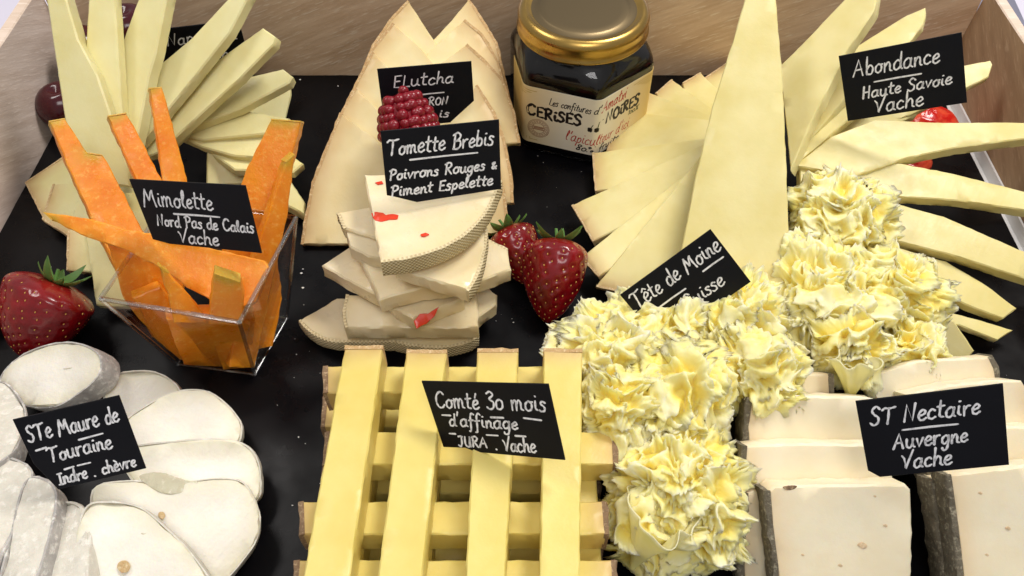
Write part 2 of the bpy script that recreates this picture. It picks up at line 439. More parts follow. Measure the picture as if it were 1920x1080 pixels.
# ---------------------------------------------------------------- handwriting: one pen stroke after another
G = {
'A': (.72, "-0,0 .33,1 .62,0;-.12,.38 .52,.4"), 'B': (.62, ".1,0 .12,.5 .14,1;.0,.9 .3,1.05 .52,.85 .4,.6 .15,.52;.15,.52 .5,.5 .56,.2 .35,0 .05,.02"),
'C': (.66, ".6,.85 .4,1.02 .12,.8 .05,.4 .2,.05 .45,.02 .62,.2"), 'E': (.55, "-.5,1 .1,.98 .1,.02 .52,0;-.1,.52 .42,.54"),
'H': (.62, "-.1,1 .08,0;-.5,1 .48,0;-.08,.5 .5,.52"), 'I': (.4, "-.2,.9 .2,0;-.02,.92 .4,.92;-.02,0 .4,0"),
'J': (.5, ".05,.95 .25,1 .45,.95;.32,.95 .34,.3 .2,-.05 .0,.1"), 'M': (.95, ".0,-.05 .1,.5 .2,1 .2,1 .33,.6 .42,.35 .42,.35 .6,.8 .7,.95 .7,.95 .74,.5 .88,.0"),
'N': (.72, "-.05,0 .15,.95 .5,.02 .62,1"), 'P': (.6, ".12,0 .14,.5 .12,1;.0,.9 .3,1.05 .55,.85 .45,.58 .14,.48"), 'L': (.5, "-.1,1 .08,.02 .5,0"),
'R': (.62, ".1,0 .12,.5 .1,1;.0,.9 .3,1.04 .5,.85 .38,.6 .12,.5;-.2,.52 .55,0"), 'S': (.55, ".5,.85 .3,1.02 .08,.82 .2,.58 .42,.4 .42,.12 .2,-.02 .0,.12"),
'T': (.8, ".0,.88 .15,1.0 .45,.96 .8,1.02;.4,.98 .4,.5 .36,.0"), 'V': (.6, "-.0,.75 .12,.6 .22,0 .6,1.05"), 'U': (.6, ".08,.95 .08,.3 .25,0 .45,.1 .5,.95;-.5,.95 .54,0"),
'a': (.56, ".44,.45 .28,.58 .06,.4 .05,.12 .2,.0 .4,.15 .45,.5;.45,.55 .42,.15 .56,.02"), 'b': (.5, ".08,1.05 .06,.5 .08,.02;.08,.3 .25,.55 .44,.35 .35,.03 .08,.05"),
'c': (.46, ".4,.46 .25,.56 .06,.38 .06,.12 .22,.0 .44,.1"), 'd': (.54, ".42,.42 .26,.56 .06,.38 .06,.1 .2,.0 .4,.15 .45,.55;.46,1.02 .44,.5 .46,.1 .56,.02"),
'e': (.46, ".06,.26 .3,.32 .4,.45 .26,.58 .06,.38 .08,.08 .26,.0 .46,.12"), 'f': (.4, ".42,1.0 .28,1.1 .16,.85 .16,.3 .14,-.3 .02,-.38;.02,.5 .36,.54"),
'g': (.54, ".42,.45 .26,.56 .06,.38 .08,.1 .24,.02 .42,.2 .45,.52;.45,.55 .44,.0 .36,-.36 .14,-.4 .08,-.22"), 'h': (.54, ".08,1.08 .07,.5 .06,.0;.07,.3 .25,.56 .4,.45 .42,.1 .54,.02"),
'i': (.26, ".1,.55 .09,.15 .24,.02;.1,.82 .12,.8"), 'j': (.3, ".16,.55 .14,-.2 .0,-.38;.16,.82 .18,.8"), 'l': (.28, ".04,.3 .2,.8 .16,1.08 .07,.9 .08,.2 .26,.02"),
'm': (.78, ".05,.55 .07,.0;.07,.3 .2,.56 .32,.45 .33,.0;.33,.3 .46,.56 .6,.45 .62,.1 .76,.02"), 'n': (.54, ".05,.55 .07,.0;.07,.3 .24,.57 .38,.45 .4,.1 .54,.02"),
'o': (.5, ".25,.56 .06,.4 .06,.12 .22,.0 .4,.12 .42,.4 .24,.56 .4,.5 .5,.52"), 'p': (.52, ".08,.55 .08,.1 .05,-.38;.08,.35 .26,.57 .44,.38 .34,.05 .1,.06"),
'r': (.42, ".05,.55 .08,.0;.08,.32 .2,.52 .4,.55"), 's': (.4, ".36,.5 .2,.58 .08,.45 .3,.25 .3,.05 .1,.0 .0,.08"), 't': (.4, ".17,.95 .15,.4 .16,.08 .36,.02;-.0,.62 .38,.66"),
'u': (.56, ".05,.55 .06,.15 .2,.0 .38,.15 .42,.55;.42,.55 .42,.15 .56,.02"), 'v': (.46, "-.03,.55 .18,.02 .42,.58"), 'x': (.42, "-.03,.55 .38,.0;-.38,.55 .03,.0"),
'y': (.5, ".05,.55 .12,.15 .3,.1 .42,.5;.44,.55 .36,.0 .2,-.36 .02,-.3"), 'z': (.44, ".03,.55 .4,.5 .1,.04 .42,.05"),
'3': (.52, ".05,.9 .28,1.02 .45,.82 .2,.58 .46,.4 .42,.08 .2,-.02 .02,.1"), '0': (.54, ".27,.62 .06,.48 .06,.12 .25,.0 .46,.15 .44,.5 .25,.62"), '8': (.5, ".4,.9 .2,1 .08,.8 .38,.3 .25,.0 .06,.2 .4,.75 .4,.9"),
'1': (.35, "-.05,.75 .22,1 .22,0"), '5': (.5, "-.45,1 .12,1 .1,.6;.1,.6 .4,.6 .42,.15 .2,0 .02,.1"), '%': (.7, "-.05,0 .6,1;.15,.95 .03,.8 .15,.65 .27,.8 .15,.95;.5,.35 .38,.2 .5,.05 .62,.2 .5,.35"),
"'": (.2, "-.12,1.15 .06,.85"), '.': (.3, ".1,.04 .14,.03"), '&': (.5, ".45,.0 .1,.5 .3,.6 .12,.2 .2,.0 .45,.25"), '-': (.4, "-.02,.35 .34,.36"), ' ': (.38, ""),
'è': (.46, ".06,.26 .3,.32 .4,.45 .26,.58 .06,.38 .08,.08 .26,.0 .46,.12;-.12,.86 .3,.7"), 'é': (.46, ".06,.26 .3,.32 .4,.45 .26,.58 .06,.38 .08,.08 .26,.0 .46,.12;-.22,.72 .3,.98"),
'ê': (.46, ".06,.26 .3,.32 .4,.45 .26,.58 .06,.38 .08,.08 .26,.0 .46,.12;-.08,.7 .24,.85 .4,.72"),
'ı': (.26, ".1,.55 .09,.15 .24,.02"), 'q': (.52, ".42,.45 .26,.56 .06,.38 .08,.1 .24,.02 .42,.2;.44,.55 .42,-.4"),
'Á': (.55, ".42,.42 .26,.56 .06,.38 .06,.1 .2,.0 .42,.18 .46,.5;.4,.3 .6,.1"), 'K': (.55, "-.1,1 .1,0;-.5,.9 .1,.45 .55,0"), 'O': (.7, ".35,1 .08,.7 .1,.2 .35,0 .6,.25 .58,.75 .35,1"),
'D': (.62, "-.1,1 .1,0;.1,1 .5,.85 .56,.4 .4,.05 .1,0"), 'Z': (.6, "-.05,1 .5,1 .05,0 .55,0"),
}
def glyph_strokes(ch):
    adv, d = G[ch]; out = []
    for s_ in d.split(';'):
        if not s_: continue
        lin_ = s_[0] == '-' and s_[1] in '.0123456789'
        if lin_: s_ = s_[1:]
        p = [tuple(float(v) for v in q.split(',')) for q in s_.split()]
        out.append(p if lin_ or len(p) < 3 else catmull(p, False, 5))
    return adv, out
def text_strokes(txt, u0, v0, u1, h, rise=0, slant=.12, rnd=None, jit=.03):
    """strokes in the card's own plane: from u0 to u1 along the line, baseline v0, cap height h"""
    rnd = rnd or random.Random(hash(txt) % 1000 if False else sum(map(ord, txt)))
    x = 0; raw = []
    for ch in txt:
        adv, st = glyph_strokes(ch); dy = rnd.uniform(-jit, jit); sc_ = 1+rnd.uniform(-.07, .07)
        for s_ in st: raw.append([(x+a*sc_+b*slant, b*sc_+dy) for a, b in s_])
        x += adv*sc_+.07
    k_ = (u1-u0)/x
    return [[(u0+a*k_, v0+b*h+rise*(a/x)) for a, b in s_] for s_ in raw]
def pen(strokes, wd, to3, n, th=.012):
    """ribbons with a little body, laid on a surface by to3(u, v) (cm)"""
    vs = []; fs = []
    for s_ in strokes:
        p = [s_[0]]
        for q in s_[1:]:
            if (q[0]-p[-1][0])**2+(q[1]-p[-1][1])**2 > (wd*.22)**2: p.append(q)
        if len(p) == 1: p.append((p[0][0]+wd*.4, p[0][1]+wd*.1))
        L = []
        m = len(p)
        def nrm(i):
            a = p[max(0, i-1)]; b = p[min(m-1, i+1)]; dx, dy = b[0]-a[0], b[1]-a[1]; l = math.hypot(dx, dy) or 1
            return dx/l, dy/l
        rows = []
        t0 = nrm(0); rows.append((p[0][0]-t0[0]*wd*.45, p[0][1]-t0[1]*wd*.45, .35, t0))
        for i in range(m): rows.append((p[i][0], p[i][1], 1+.18*math.sin(i*1.3+p[i][0]*9), nrm(i)))
        t1 = nrm(m-1); rows.append((p[-1][0]+t1[0]*wd*.45, p[-1][1]+t1[1]*wd*.45, .35, t1))
        st = len(vs)
        for (x, y, q, t) in rows:
            hw = wd*.5*q
            for sgn in (-1, 1): vs.append(to3(x-t[1]*hw*sgn, y+t[0]*hw*sgn)+n(x)*th)
        for i in range(len(rows)-1):
            a = st+2*i; fs.append((a, a+1, a+3, a+2))
    return vs, fs
def price_tag(label, corners, z, tilt, lines, notch=None, depth=None, thk=.07, group='black handwritten cheese tags', wd=.068, extra=None):
    """corners tl, tr, br, bl in the picture; z: height of the centre; tilt: how far (pixels) the lower edge lies behind the upper"""
    tl, tr, br, bl = corners
    cx = sum(c[0] for c in corners)/4; cy = sum(c[1] for c in corners)/4
    u = ((tr[0]+br[0]-tl[0]-bl[0])/2, (tr[1]+br[1]-tl[1]-bl[1])/2); v = ((bl[0]+br[0]-tl[0]-tr[0])/2, (bl[1]+br[1]-tl[1]-tr[1])/2)
    C3 = PZ(cx, cy, z); d = (C3-CO).dot(Vector((0, cp, -sp))); s_ = d/FPX
    rx, ry = (cx-960)/FPX, (cy-540)/FPX; b = tilt; rr = rx*rx+ry*ry+1
    while v[0]*rx+v[1]*ry+b*rr < 45: b += 5
    a = -(u[0]*v[0]+u[1]*v[1]+b*(u[0]*rx+u[1]*ry))/(v[0]*rx+v[1]*ry+b*rr)
    vw = ray(cx, cy); rt_ = Vector((1, 0, 0)); dn = Vector((0, -sp, -cp))
    U = (rt_*u[0]+dn*u[1]+vw*a)*s_; V = (rt_*v[0]+dn*v[1]+vw*b)*s_
    n = U.cross(V).normalized()
    if n.dot(CO-C3) < 0: n = -n
    W_, H_ = U.length, V.length; ul, vl = U.normalized(), V.normalized()
    O = C3-U/2-V/2
    sh = [(0, 0), (1, 0), (1, 1), (0, 1)] if not notch else notch
    pts = [O+U*p[0]+V*p[1] for p in sh]
    base = (sum(pts, Vector())/len(pts)); base.z = min(p.z for p in pts)
    t = thing('price_tag', label, 'price tag', base, group)
    r_, _ = resample(pts, .6)
    vs, fs = outline_slab(r_, n, thk, .0, .006, .012, .6, 1)
    mesh('card', vs, fs, 'card_black', base, t)
    for ln in lines:
        st = []
        if isinstance(ln, list): st = [[(q[0]*W_, -q[1]*H_) for q in s2] for s2 in ln]; nm = 'underline'; 
        else:
            txt, u0, u1, vb, h = ln[:5]; rise = ln[5] if len(ln) > 5 else 0
            st = text_strokes(txt, u0*W_, -(vb-.01)*H_, u1*W_, h*H_*.88, -rise*H_, .16); nm = 'writing'
        vs, fs = pen(st, wd, lambda x, y: O+ul*x-vl*y, lambda x: n)
        mesh(nm, vs, fs, 'chalk', base, t, smooth=False)
    return t
# ---------------------------------------------------------------- the setting
def box(name, lo, hi, mat, parent=None, base=None, bev=0.0):
    x0, y0, z0 = lo; x1, y1, z1 = hi; base = base or ((x0+x1)/2, (y0+y1)/2, z0)
    bm = bmesh.new(); bmesh.ops.create_cube(bm, size=1)
    for v in bm.verts: v.co = Vector(((x0+x1)/2+v.co.x*(x1-x0), (y0+y1)/2+v.co.y*(y1-y0), (z0+z1)/2+v.co.z*(z1-z0)))
    if bev: bmesh.ops.bevel(bm, geom=bm.edges[:], offset=bev, segments=2, affect='EDGES')
    bm.verts.index_update()
    vs = [v.co.copy() for v in bm.verts]; fs = [tuple(v.index for v in f.verts) for f in bm.faces]; bm.free()
    return mesh(name, vs, fs, mat, base, parent, sharp=30)
o = box('table', (-140, -90, -2.2), (140, 170, -1.2), 'counter'); tag(o, None, None, kind='structure')
# crate: walls 5.4 cm high, 0.55 thick; inner feet of the walls read from the picture
cb = Vector((0, 20, -1.2))
t = thing('wooden_crate', 'shallow pale plywood crate holding the black slate and all the cheeses', 'crate', cb)
lA, lB = PZ(80, 307, -.5), PZ(0, 457, -.5); rA, rB = PZ(1790, 205, -.5), PZ(1925, 470, -.5)
def lerpY(a, b, y): return a+(b-a)*((y-a.y)/(b.y-a.y))
yb = PZ(900, 140, 0).y+.1
def wall(name, a, b, out, h, mat, rim):
    """a, b: inner foot of the wall (world); out: outward unit; leans out a little"""
    f = .35; th = .6; vs = []; fs = []
    N = 24
    for i in range(N+1):
        p = a.lerp(b, i/N); wb = n3((p.x, p.y, 0), .25, .05)
        prof = [(0, 0), (f*.5, h*.5), (f, h-.06), (f+.06, h), (f+th-.06, h), (f+th, h-.06), (th+f*.5, h*.5), (th, -.7)]
        for q, z in prof: vs.append(Vector((p.x, p.y, -.5+z))+out*(q+wb)+Vector((0, 0, n3((p.x, p.y, q), 2.2, .05) if z > 4 else 0)))
    m = 8; fm = []
    for i in range(N):
        for q in range(m):
            q2 = (q+1) % m; fs.append((i*m+q, i*m+q2, (i+1)*m+q2, (i+1)*m+q)); fm.append(1 if q in (2, 3, 4) else 0)
    fs.append(tuple(range(m))); fs.append(tuple(N*m+q for q in reversed(range(m)))); fm += [0, 0]
    return mesh(name, vs, fs, None, cb, t, mats=[mat, rim], fm=fm, sharp=35)
l0, l1 = lerpY(lA, lB, yb+.2), lerpY(lA, lB, -8); r0, r1 = lerpY(rA, rB, yb+.2), lerpY(rA, rB, -8)
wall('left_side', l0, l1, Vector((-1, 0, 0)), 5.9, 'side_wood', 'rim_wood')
wall('right_side', r0, r1, Vector((1, 0, 0)), 5.9, 'side_wood_shaded', 'rim_wood')
wall('back_side', Vector((l0.x-.3, yb, 0)), Vector((r0.x+.3, yb, 0)), Vector((0, 1, 0)), 6.2, 'back_wood', 'rim_wood')
vs = [(l0.x-1, yb+.8, -.72), (r0.x+1, yb+.8, -.72), (r1.x+1, -8, -.72), (l1.x-1, -8, -.72)]
vs = vs+[(a, b, c-.4) for a, b, c in vs]
mesh('bottom', vs, [(0, 1, 2, 3), (7, 6, 5, 4), (0, 4, 5, 1), (1, 5, 6, 2), (2, 6, 7, 3), (3, 7, 4, 0)], 'back_wood', cb, t)
# white paper lining, seen only in the gap beside the slate
vs = [(l0.x+.02, yb-.05, -.68), (r0.x-.03, yb-.05, -.68), (r1.x-.03, -7.9, -.68), (l1.x+.02, -7.9, -.68)]; vs += [(a, b, -.52) for a, b, c in vs]
q0, q1 = r0-Vector((.1, 0, 0)), r1-Vector((.1, 0, 0))
vs += [(q0.x-.06, yb-.1, -.515), (q0.x+.04, yb-.1, -.515), (q0.x+.11, yb-.1, .14), (q0.x+.0, yb-.1, .14), (q1.x-.06, -7.8, -.515), (q1.x+.04, -7.8, -.515), (q1.x+.11, -7.8, .14), (q1.x+.0, -7.8, .14)]
o = mesh('paper_liner', vs, [(3, 2, 1, 0), (4, 5, 6, 7), (0, 1, 5, 4), (1, 2, 6, 5), (2, 3, 7, 6), (3, 0, 4, 7), (8, 9, 10, 11), (15, 14, 13, 12), (8, 12, 13, 9), (9, 13, 14, 10), (10, 14, 15, 11), (11, 15, 12, 8)], 'paper', (0, 16, -.68))
tag(o, 'white paper lining showing as a thin bright line between slate and right crate side', 'paper')
# slate
e0, e1 = PZ(1779, 205, 0), PZ(1913, 470, 0)
s0, s1 = lerpY(e0, e1, yb-.12), lerpY(e0, e1, -7.5)
o4 = [Vector((l0.x+.1, yb-.12, 0)), Vector((s0.x, yb-.12, 0)), Vector((s1.x, -7.5, 0)), Vector((l1.x+.1, -7.5, 0))]
pts, _ = resample(o4, .5)
vs, fs = outline_slab(pts, Vector((0, 0, 1)), .48, .03, .012, .04, .5, 3)
o = mesh('slate_board', vs, fs, 'slate', (0, 16, -.48)); tag(o, 'flat black slate board under all the cheeses in the crate', 'slate')
# grey mat lying on the table right of the crate
vs = []
g = [PZ(1868, -40, -1.2), PZ(1905, -5, -1.2), PZ(1945, 75, -1.2), PZ(1990, 190, -1.2), PZ(1960, 240, -1.2), PZ(1850, 60, -1.2)]
g = [Vector((r0.x+1.3, 62, -1.1)), PZ(1880, -60, -1.1), PZ(1903, 0, -1.1), PZ(1925, 48, -1.1), PZ(2010, 230, -1.1), Vector((r1.x+1.4, 5, -1.1))]
pts, _ = resample(g, 1.5)
vs, fs = outline_slab(pts, Vector((0, 0, 1)), .1, .02, .01, .02, 1.5, 4)
o = mesh('grey_mat', vs, fs, 'grey_mat', (30, 40, -1.2)); tag(o, 'grey mat on the table just outside the right side of the crate', 'mat')

# ---------------------------------------------------------------- jar of jam
jc = Vector((3.55, 36.35, 0)); A0 = R(-90+11)
def hexring(rc, z, rr=.55, seg=5, c=jc):
    out = []
    inr = rc-rr/math.cos(R(30))*1.0
    for k_ in range(6):
        a = A0+k_*R(60); cc = Vector((math.cos(a), math.sin(a), 0))*(rc-rr*1.1547)
        for j in range(seg):
            b = a+R(-30)+R(60)*j/(seg-1); out.append(Vector((c.x+cc.x+math.cos(b)*rr, c.y+cc.y+math.sin(b)*rr, z)))
    return out
def loft(rings, cap0=True, cap1=True):
    vs = [p for r_ in rings for p in r_]; m = len(rings[0]); fs = []
    for i in range(len(rings)-1):
        for j in range(m): j2 = (j+1) % m; fs.append((i*m+j, i*m+j2, (i+1)*m+j2, (i+1)*m+j))
    if cap0: fs.append(tuple(reversed(range(m))))
    if cap1: fs.append(tuple((len(rings)-1)*m+j for j in range(m)))
    return vs, fs
def circ(r_, z, c=jc, m=30, off=None):
    # angular spacing matched to the hex ring so that loft stays straight
    out = []
    for k_ in range(6):
        for j in range(5):
            a = A0+k_*R(60)+R(-24)+R(12)*j; out.append(Vector((c.x+math.cos(a)*r_, c.y+math.sin(a)*r_, z)))
    return out
def blend(a, b, t_): return [p.lerp(q, t_) for p, q in zip(a, b)]
def jar_shell(d):
    H_ = [hexring(3.55-d, .02+d), hexring(3.8-d, .12+d), hexring(3.9-d, .4+d), hexring(3.9-d, 4.55-d*.3)]
    for t_, z in ((.08, 4.85), (.3, 5.15), (.62, 5.4), (.88, 5.6), (1, 5.8)):
        H_.append(blend(hexring(3.9-d, z-d*.4), circ(2.95-d, z-d*.4), t_))
    H_.append(circ(2.95-d, 6.3-d))
    return H_
t = thing('jam_jar', 'hexagonal glass jar of dark cherry jam with gold lid and cream paper label', 'jar', jc)
vs, fs = loft(jar_shell(0)); mesh('glass', vs, fs, 'jar_glass', jc, t, sharp=50)
vs, fs = loft(jar_shell(.16)); mesh('jam', vs, fs, 'jam', jc, t, sharp=50)
# lid, lathed
def lathe(prof, c, m=96):
    vs = []; fs = []
    for r_, z in prof:
        for j in range(m): a = 2*math.pi*j/m; vs.append(Vector((c.x+math.cos(a)*r_, c.y+math.sin(a)*r_, c.z+z)))
    for i in range(len(prof)-1):
        for j in range(m): j2 = (j+1) % m; fs.append((i*m+j, i*m+j2, (i+1)*m+j2, (i+1)*m+j))
    fs.append(tuple(reversed(range(m)))); fs.append(tuple((len(prof)-1)*m+j for j in range(m)))
    return vs, fs
prof = [(3.12, 5.98), (3.22, 5.94), (3.3, 5.98), (3.31, 6.06), (3.25, 6.12), (3.24, 6.4), (3.25, 6.62), (3.27, 6.7), (3.23, 6.86), (3.1, 7.02), (2.98, 7.09), (2.9, 7.1), (2.82, 7.06), (2.74, 7.0), (2.6, 6.97)]
vs, fs = lathe(prof, jc); mesh('lid', vs, fs, 'gold', jc, t, sharp=80)
prof = [(2.62, 6.9), (2.61, 6.98), (2.3, 6.98), (2.24, 7.01), (2.16, 7.03), (1.8, 7.03), (0.05, 7.03)]
vs, fs = lathe(prof, jc); mesh('lid_panel', vs, fs, 'gold_dark_reflection', jc, t, sharp=80)
# label over the three front faces: path round the hexagon from A0-75deg to A0+75
def hexpath(rc, rr=.55):
    pts = []
    for k_ in (-1, 0, 1):
        a = A0+k_*R(60); cc = Vector((math.cos(a), math.sin(a), 0))*(rc-rr*1.1547)
        for j in range(7): b = a+R(-30)+R(60)*j/6; pts.append(Vector((jc.x+cc.x+math.cos(b)*rr, jc.y+cc.y+math.sin(b)*rr, 0)))
    a = A0-R(60); lo = pts[0]+Vector((math.cos(a-R(120)), math.sin(a-R(120)), 0))*2.2
    a = A0+R(60); hi = pts[-1]+Vector((math.cos(a+R(120)), math.sin(a+R(120)), 0))*2.2
    return [lo]+pts+[hi]
hp = hexpath(3.915); hl = [0]
for a, b in zip(hp, hp[1:]): hl.append(hl[-1]+(b-a).length)
mid = hl[11]
def lab(u, z, off=.0):
    s_ = min(max(u+mid, 0), hl[-1]-1e-4); i = max(j for j in range(len(hl)-1) if hl[j] <= s_)
    p = hp[i].lerp(hp[i+1], (s_-hl[i])/(hl[i+1]-hl[i])); tg = (hp[i+1]-hp[i]).normalized(); nn = Vector((tg.y, -tg.x, 0))
    return Vector((p.x, p.y, z))+nn*off
vs = []; fs = []; ea = []
us = [h_-mid for h_ in hl]; us2 = []
for a, b in zip(us, us[1:]):
    m = max(1, int((b-a)/.3)); us2 += [a+(b-a)*j/m for j in range(m)]
us2.append(us[-1]-.001)
for u in us2:
    for z, o_ in ((.75, 0), (.75, .02), (4.3, .02), (4.3, 0)):
        vs.append(lab(u, z, o_)); ea.append(min(1, max(0, (abs(u+.4)-1.2)/3.0)))
for i in range(len(us2)-1):
    for q in range(4): q2 = (q+1) % 4; fs.append((i*4+q, i*4+q2, i*4+4+q2, i*4+4+q))
lp = mesh('paper_label', vs, fs, 'label_paper', jc, t, attr=ea, sharp=60)
def labtext(txt, u0, u1, z0, h, mat, wd, rise=0, slant=.1, name='lettering', jit=.03):
    st = text_strokes(txt, u0, z0, u1, h, rise, slant, jit=jit)
    vs, fs = pen(st, wd, lambda x, y: lab(x, y, .024), lambda x: Vector((0, 0, 0)))
    mesh(name, vs, fs, mat, jc, t, smooth=False)
def labstroke(st, mat, wd, name):
    vs, fs = pen(st, wd, lambda x, y: lab(x, y, .026), lambda x: Vector((0, 0, 0))); mesh(name, vs, fs, mat, jc, t, smooth=False)
labtext('Les confitures', -2.55, -.35, 3.42, .42, 'ink_black', .05, 0, .3)
labtext("d'", -.22, .12, 3.45, .42, 'ink_black', .05, 0, .3)
labtext('Amatxi', .2, 1.9, 3.45, .62, 'ink_red', .07, .12, .3)
labtext('CERiSES', -3.7, -.75, 2.52, .62, 'ink_black', .15, 0, .0, jit=.08)
labtext('NOiRES', .55, 3.0, 2.62, .66, 'ink_black', .15, 0, .0, jit=.08)
labtext("l'apiculteur d'ici", -1.6, 2.4, 1.42, .62, 'ink_red', .05, 0, .3)
labtext('80% fruits', -1.0, 1.7, .93, .36, 'ink_black', .065, 0, .25)
labtext('100%', 2.2, 3.0, 2.25, .3, 'ink_green', .05, 0, .25)
ring_ = lambda cx, cz, r_: [(cx+math.cos(a*.3)*r_, cz+math.sin(a*.3)*r_) for a in range(22)]
labstroke([ring_(-3.05, 1.78, .58), ring_(-3.05, 1.78, .52), ring_(-3.05, 1.78, .33)], 'ink_faint', .03, 'stamp')
labstroke([ring_(-3.05+math.cos(a)*.42, 1.78+math.sin(a)*.42, .04) for a in [x*.35 for x in range(18)]], 'ink_faint', .025, 'stamp_lettering')
labstroke([[(-3.35, 1.7), (-2.75, 1.7)], [(-3.33, 1.86), (-2.77, 1.86)], [(-3.3, 1.78), (-2.8, 1.79)]], 'ink_faint', .05, 'stamp_bar')
for cx_ in (-.32, .02):
    labstroke([[(cx_-.07+q*.02, 2.42+r_) for q in range(8)] for r_ in (-.07, 0, .07)], 'ink_black', .14, 'printed_cherry')
labstroke([[(-.3, 2.5), (-.2, 2.72), (.12, 2.9)], [(.05, 2.5), (.08, 2.7), (.12, 2.9), (.35, 2.98)]], 'ink_green', .045, 'printed_stem')
for side in (-1, 1):
    labstroke([[(side*(4.0-.05*q)-.4+.0, 4.05-.13*q-.01*side*j+math.sin(j*.6+q)*.02) if False else (side*(4.3-.15*j-.02*q)-.4, 4.1-.11*q+math.sin(j*.5+q)*.03) for j in range(11-q*2)] for q in range(4)], 'ink_gold', .035, 'printed_line')
    labstroke([[(side*(4.3-.2*j)-.4, .98+.1*q+math.sin(j*.5+q)*.02) for j in range(9-q*2)] for q in range(3)], 'ink_gold', .035, 'printed_line')
# ---------------------------------------------------------------- fruit
def frame(axis):
    z = axis.normalized(); x = Vector((0, 0, 1)).cross(z)
    x = x.normalized() if x.length > .1 else Vector((1, 0, 0))
    return x, z.cross(x), z
def strawberry(label, c, axis, L, rad, seed=1, leaves=8, leaf_len=1.1, tilt=.7, squash=1.0, twist=0):
    """c: centre (cm); axis points from tip to calyx"""
    rnd = random.Random(seed); x, y, z = frame(axis)
    base = Vector((c.x, c.y, c.z-rad)); t = thing('strawberry', label, 'strawberry', base, 'strawberries')
    seeds = []
    ns = 150
    for i in range(ns):
        v = (i+.5)/ns; th = i*2.39996+rnd.uniform(-.12, .12); seeds.append((v*.93+.02, th % (2*math.pi)))
    def prof(v):  # v 0 tip .. 1 shoulder
        return math.sin(min(1, v**.62)*math.pi*.5)*(1 if v < .8 else math.sqrt(max(0, 1-((v-.8)/.205)**2*.85)))
    def pt(v, th, o=0):
        r_ = rad*prof(v)*(1+.07*math.sin(th*2+seed)+.06*noise.noise(Vector((math.cos(th)*1.3, math.sin(th)*1.3, v*2+seed))))
        return c+(x*math.cos(th)*squash+y*math.sin(th))*(r_+o)+z*((v-.5)*L)+z*(-.0)
    nv, nu = 66, 104; vs = []; fs = []
    bucket = {}
    for i, (v, th) in enumerate(seeds): bucket.setdefault(int(v*14), []).append((v, th))
    for i in range(nv):
        v = max(.001, min(1, (i/(nv-1))))
        for j in range(nu):
            th = 2*math.pi*j/nu; d = 0; rr = max(.15, prof(v))*rad
            for b in (int(v*14)-1, int(v*14), int(v*14)+1):
                for sv, st in bucket.get(b, []):
                    dv = (v-sv)*L; dt = (th-st+math.pi) % (2*math.pi)-math.pi; dt *= rr
                    q = (dv*dv*.7+dt*dt)/.0105
                    if q < 6: d = min(d, -.065*math.exp(-q))
            vs.append(pt(v, th, d+.015))
    for i in range(nv-1):
        for j in range(nu): j2 = (j+1) % nu; fs.append((i*nu+j, i*nu+j2, (i+1)*nu+j2, (i+1)*nu+j))
    fs.append(tuple(reversed(range(nu)))); fs.append(tuple((nv-1)*nu+j for j in range(nu)))
    mesh('flesh', vs, fs, 'strawberry_skin', base, t, sharp=None)
    vs = []; fs = []
    for v, th in seeds:
        p = pt(v, th, -.028); e = .03; up = (pt(v+.02, th)-pt(v-.02, th)).normalized(); nn = (p-(c+z*((v-.5)*L))).normalized(); sd = up.cross(nn).normalized(); a = len(vs)
        vs += [p+up*.058, p+sd*.034, p-up*.058, p-sd*.034, p+nn*.035, p-nn*.02]
        fs += [(a, a+1, a+4), (a+1, a+2, a+4), (a+2, a+3, a+4), (a+3, a, a+4), (a+1, a, a+5), (a+2, a+1, a+5), (a+3, a+2, a+5), (a, a+3, a+5)]
    o = mesh('seeds', vs, fs, 'seed', base, t, sharp=None); tag(o, None, None, kind='stuff')
    # calyx
    top = c+z*(L*.5-.03)
    for i in range(leaves):
        a = 2*math.pi*i/leaves+rnd.uniform(-.25, .25)+twist; l = leaf_len*rnd.uniform(.75, 1.1); lift = tilt*rnd.uniform(.2, 1.1)
        dr = x*math.cos(a)+y*math.sin(a); sd = z.cross(dr); vs = []; fs = []; n_ = 8
        for k_ in range(n_+1):
            u = k_/n_; wd = .2*l*math.sin(math.pi*(u*.82+.14))*(1.0 if u < 1 else .1)
            ctr = top+dr*(l*u)+z*(lift*u*u*l*.9+.05-.1*math.sin(u*3))
            vs += [ctr-sd*wd+z*.05, ctr, ctr+sd*wd+z*.05, ctr-z*.035]
        for k_ in range(n_):
            b = k_*4; q = b+4; fs += [(b, b+1, q+1, q), (b+1, b+2, q+2, q+1), (b+2, b+3, q+3, q+2), (b+3, b, q, q+3)]
        fs += [(0, 3, 2, 1), (n_*4, n_*4+1, n_*4+2, n_*4+3)]
        mesh('leaf', vs, fs, 'leaf', base, t, sharp=50)
    vs = []; fs = []
    for i in range(5):
        ctr = top+z*(i*.14)+x*.03*i
        for j in range(8): a = j*math.pi/4; vs.append(ctr+(x*math.cos(a)+y*math.sin(a))*(.09-.006*i))
    for i in range(4):
        for j in range(8): j2 = (j+1) % 8; fs.append((i*8+j, i*8+j2, i*8+8+j2, i*8+8+j))
    fs.append(tuple(32+j for j in range(8))); mesh('stem', vs, fs, 'leaf', base, t)
    return t
strawberry('glossy red strawberry lying point down in front of another one, right of the cheese stack',
           PZ(1036, 528, 1.45), Vector((.12, .82, .55)), 3.75, 1.5, 3, leaf_len=1.25, tilt=.8)
strawberry('dark red strawberry half hidden behind the glossy one, its leaf touching the tan rinded slice',
           PZ(975, 482, 1.3), Vector((-.45, .8, .5)), 2.9, 1.3, 5, leaf_len=1.2, tilt=.4)
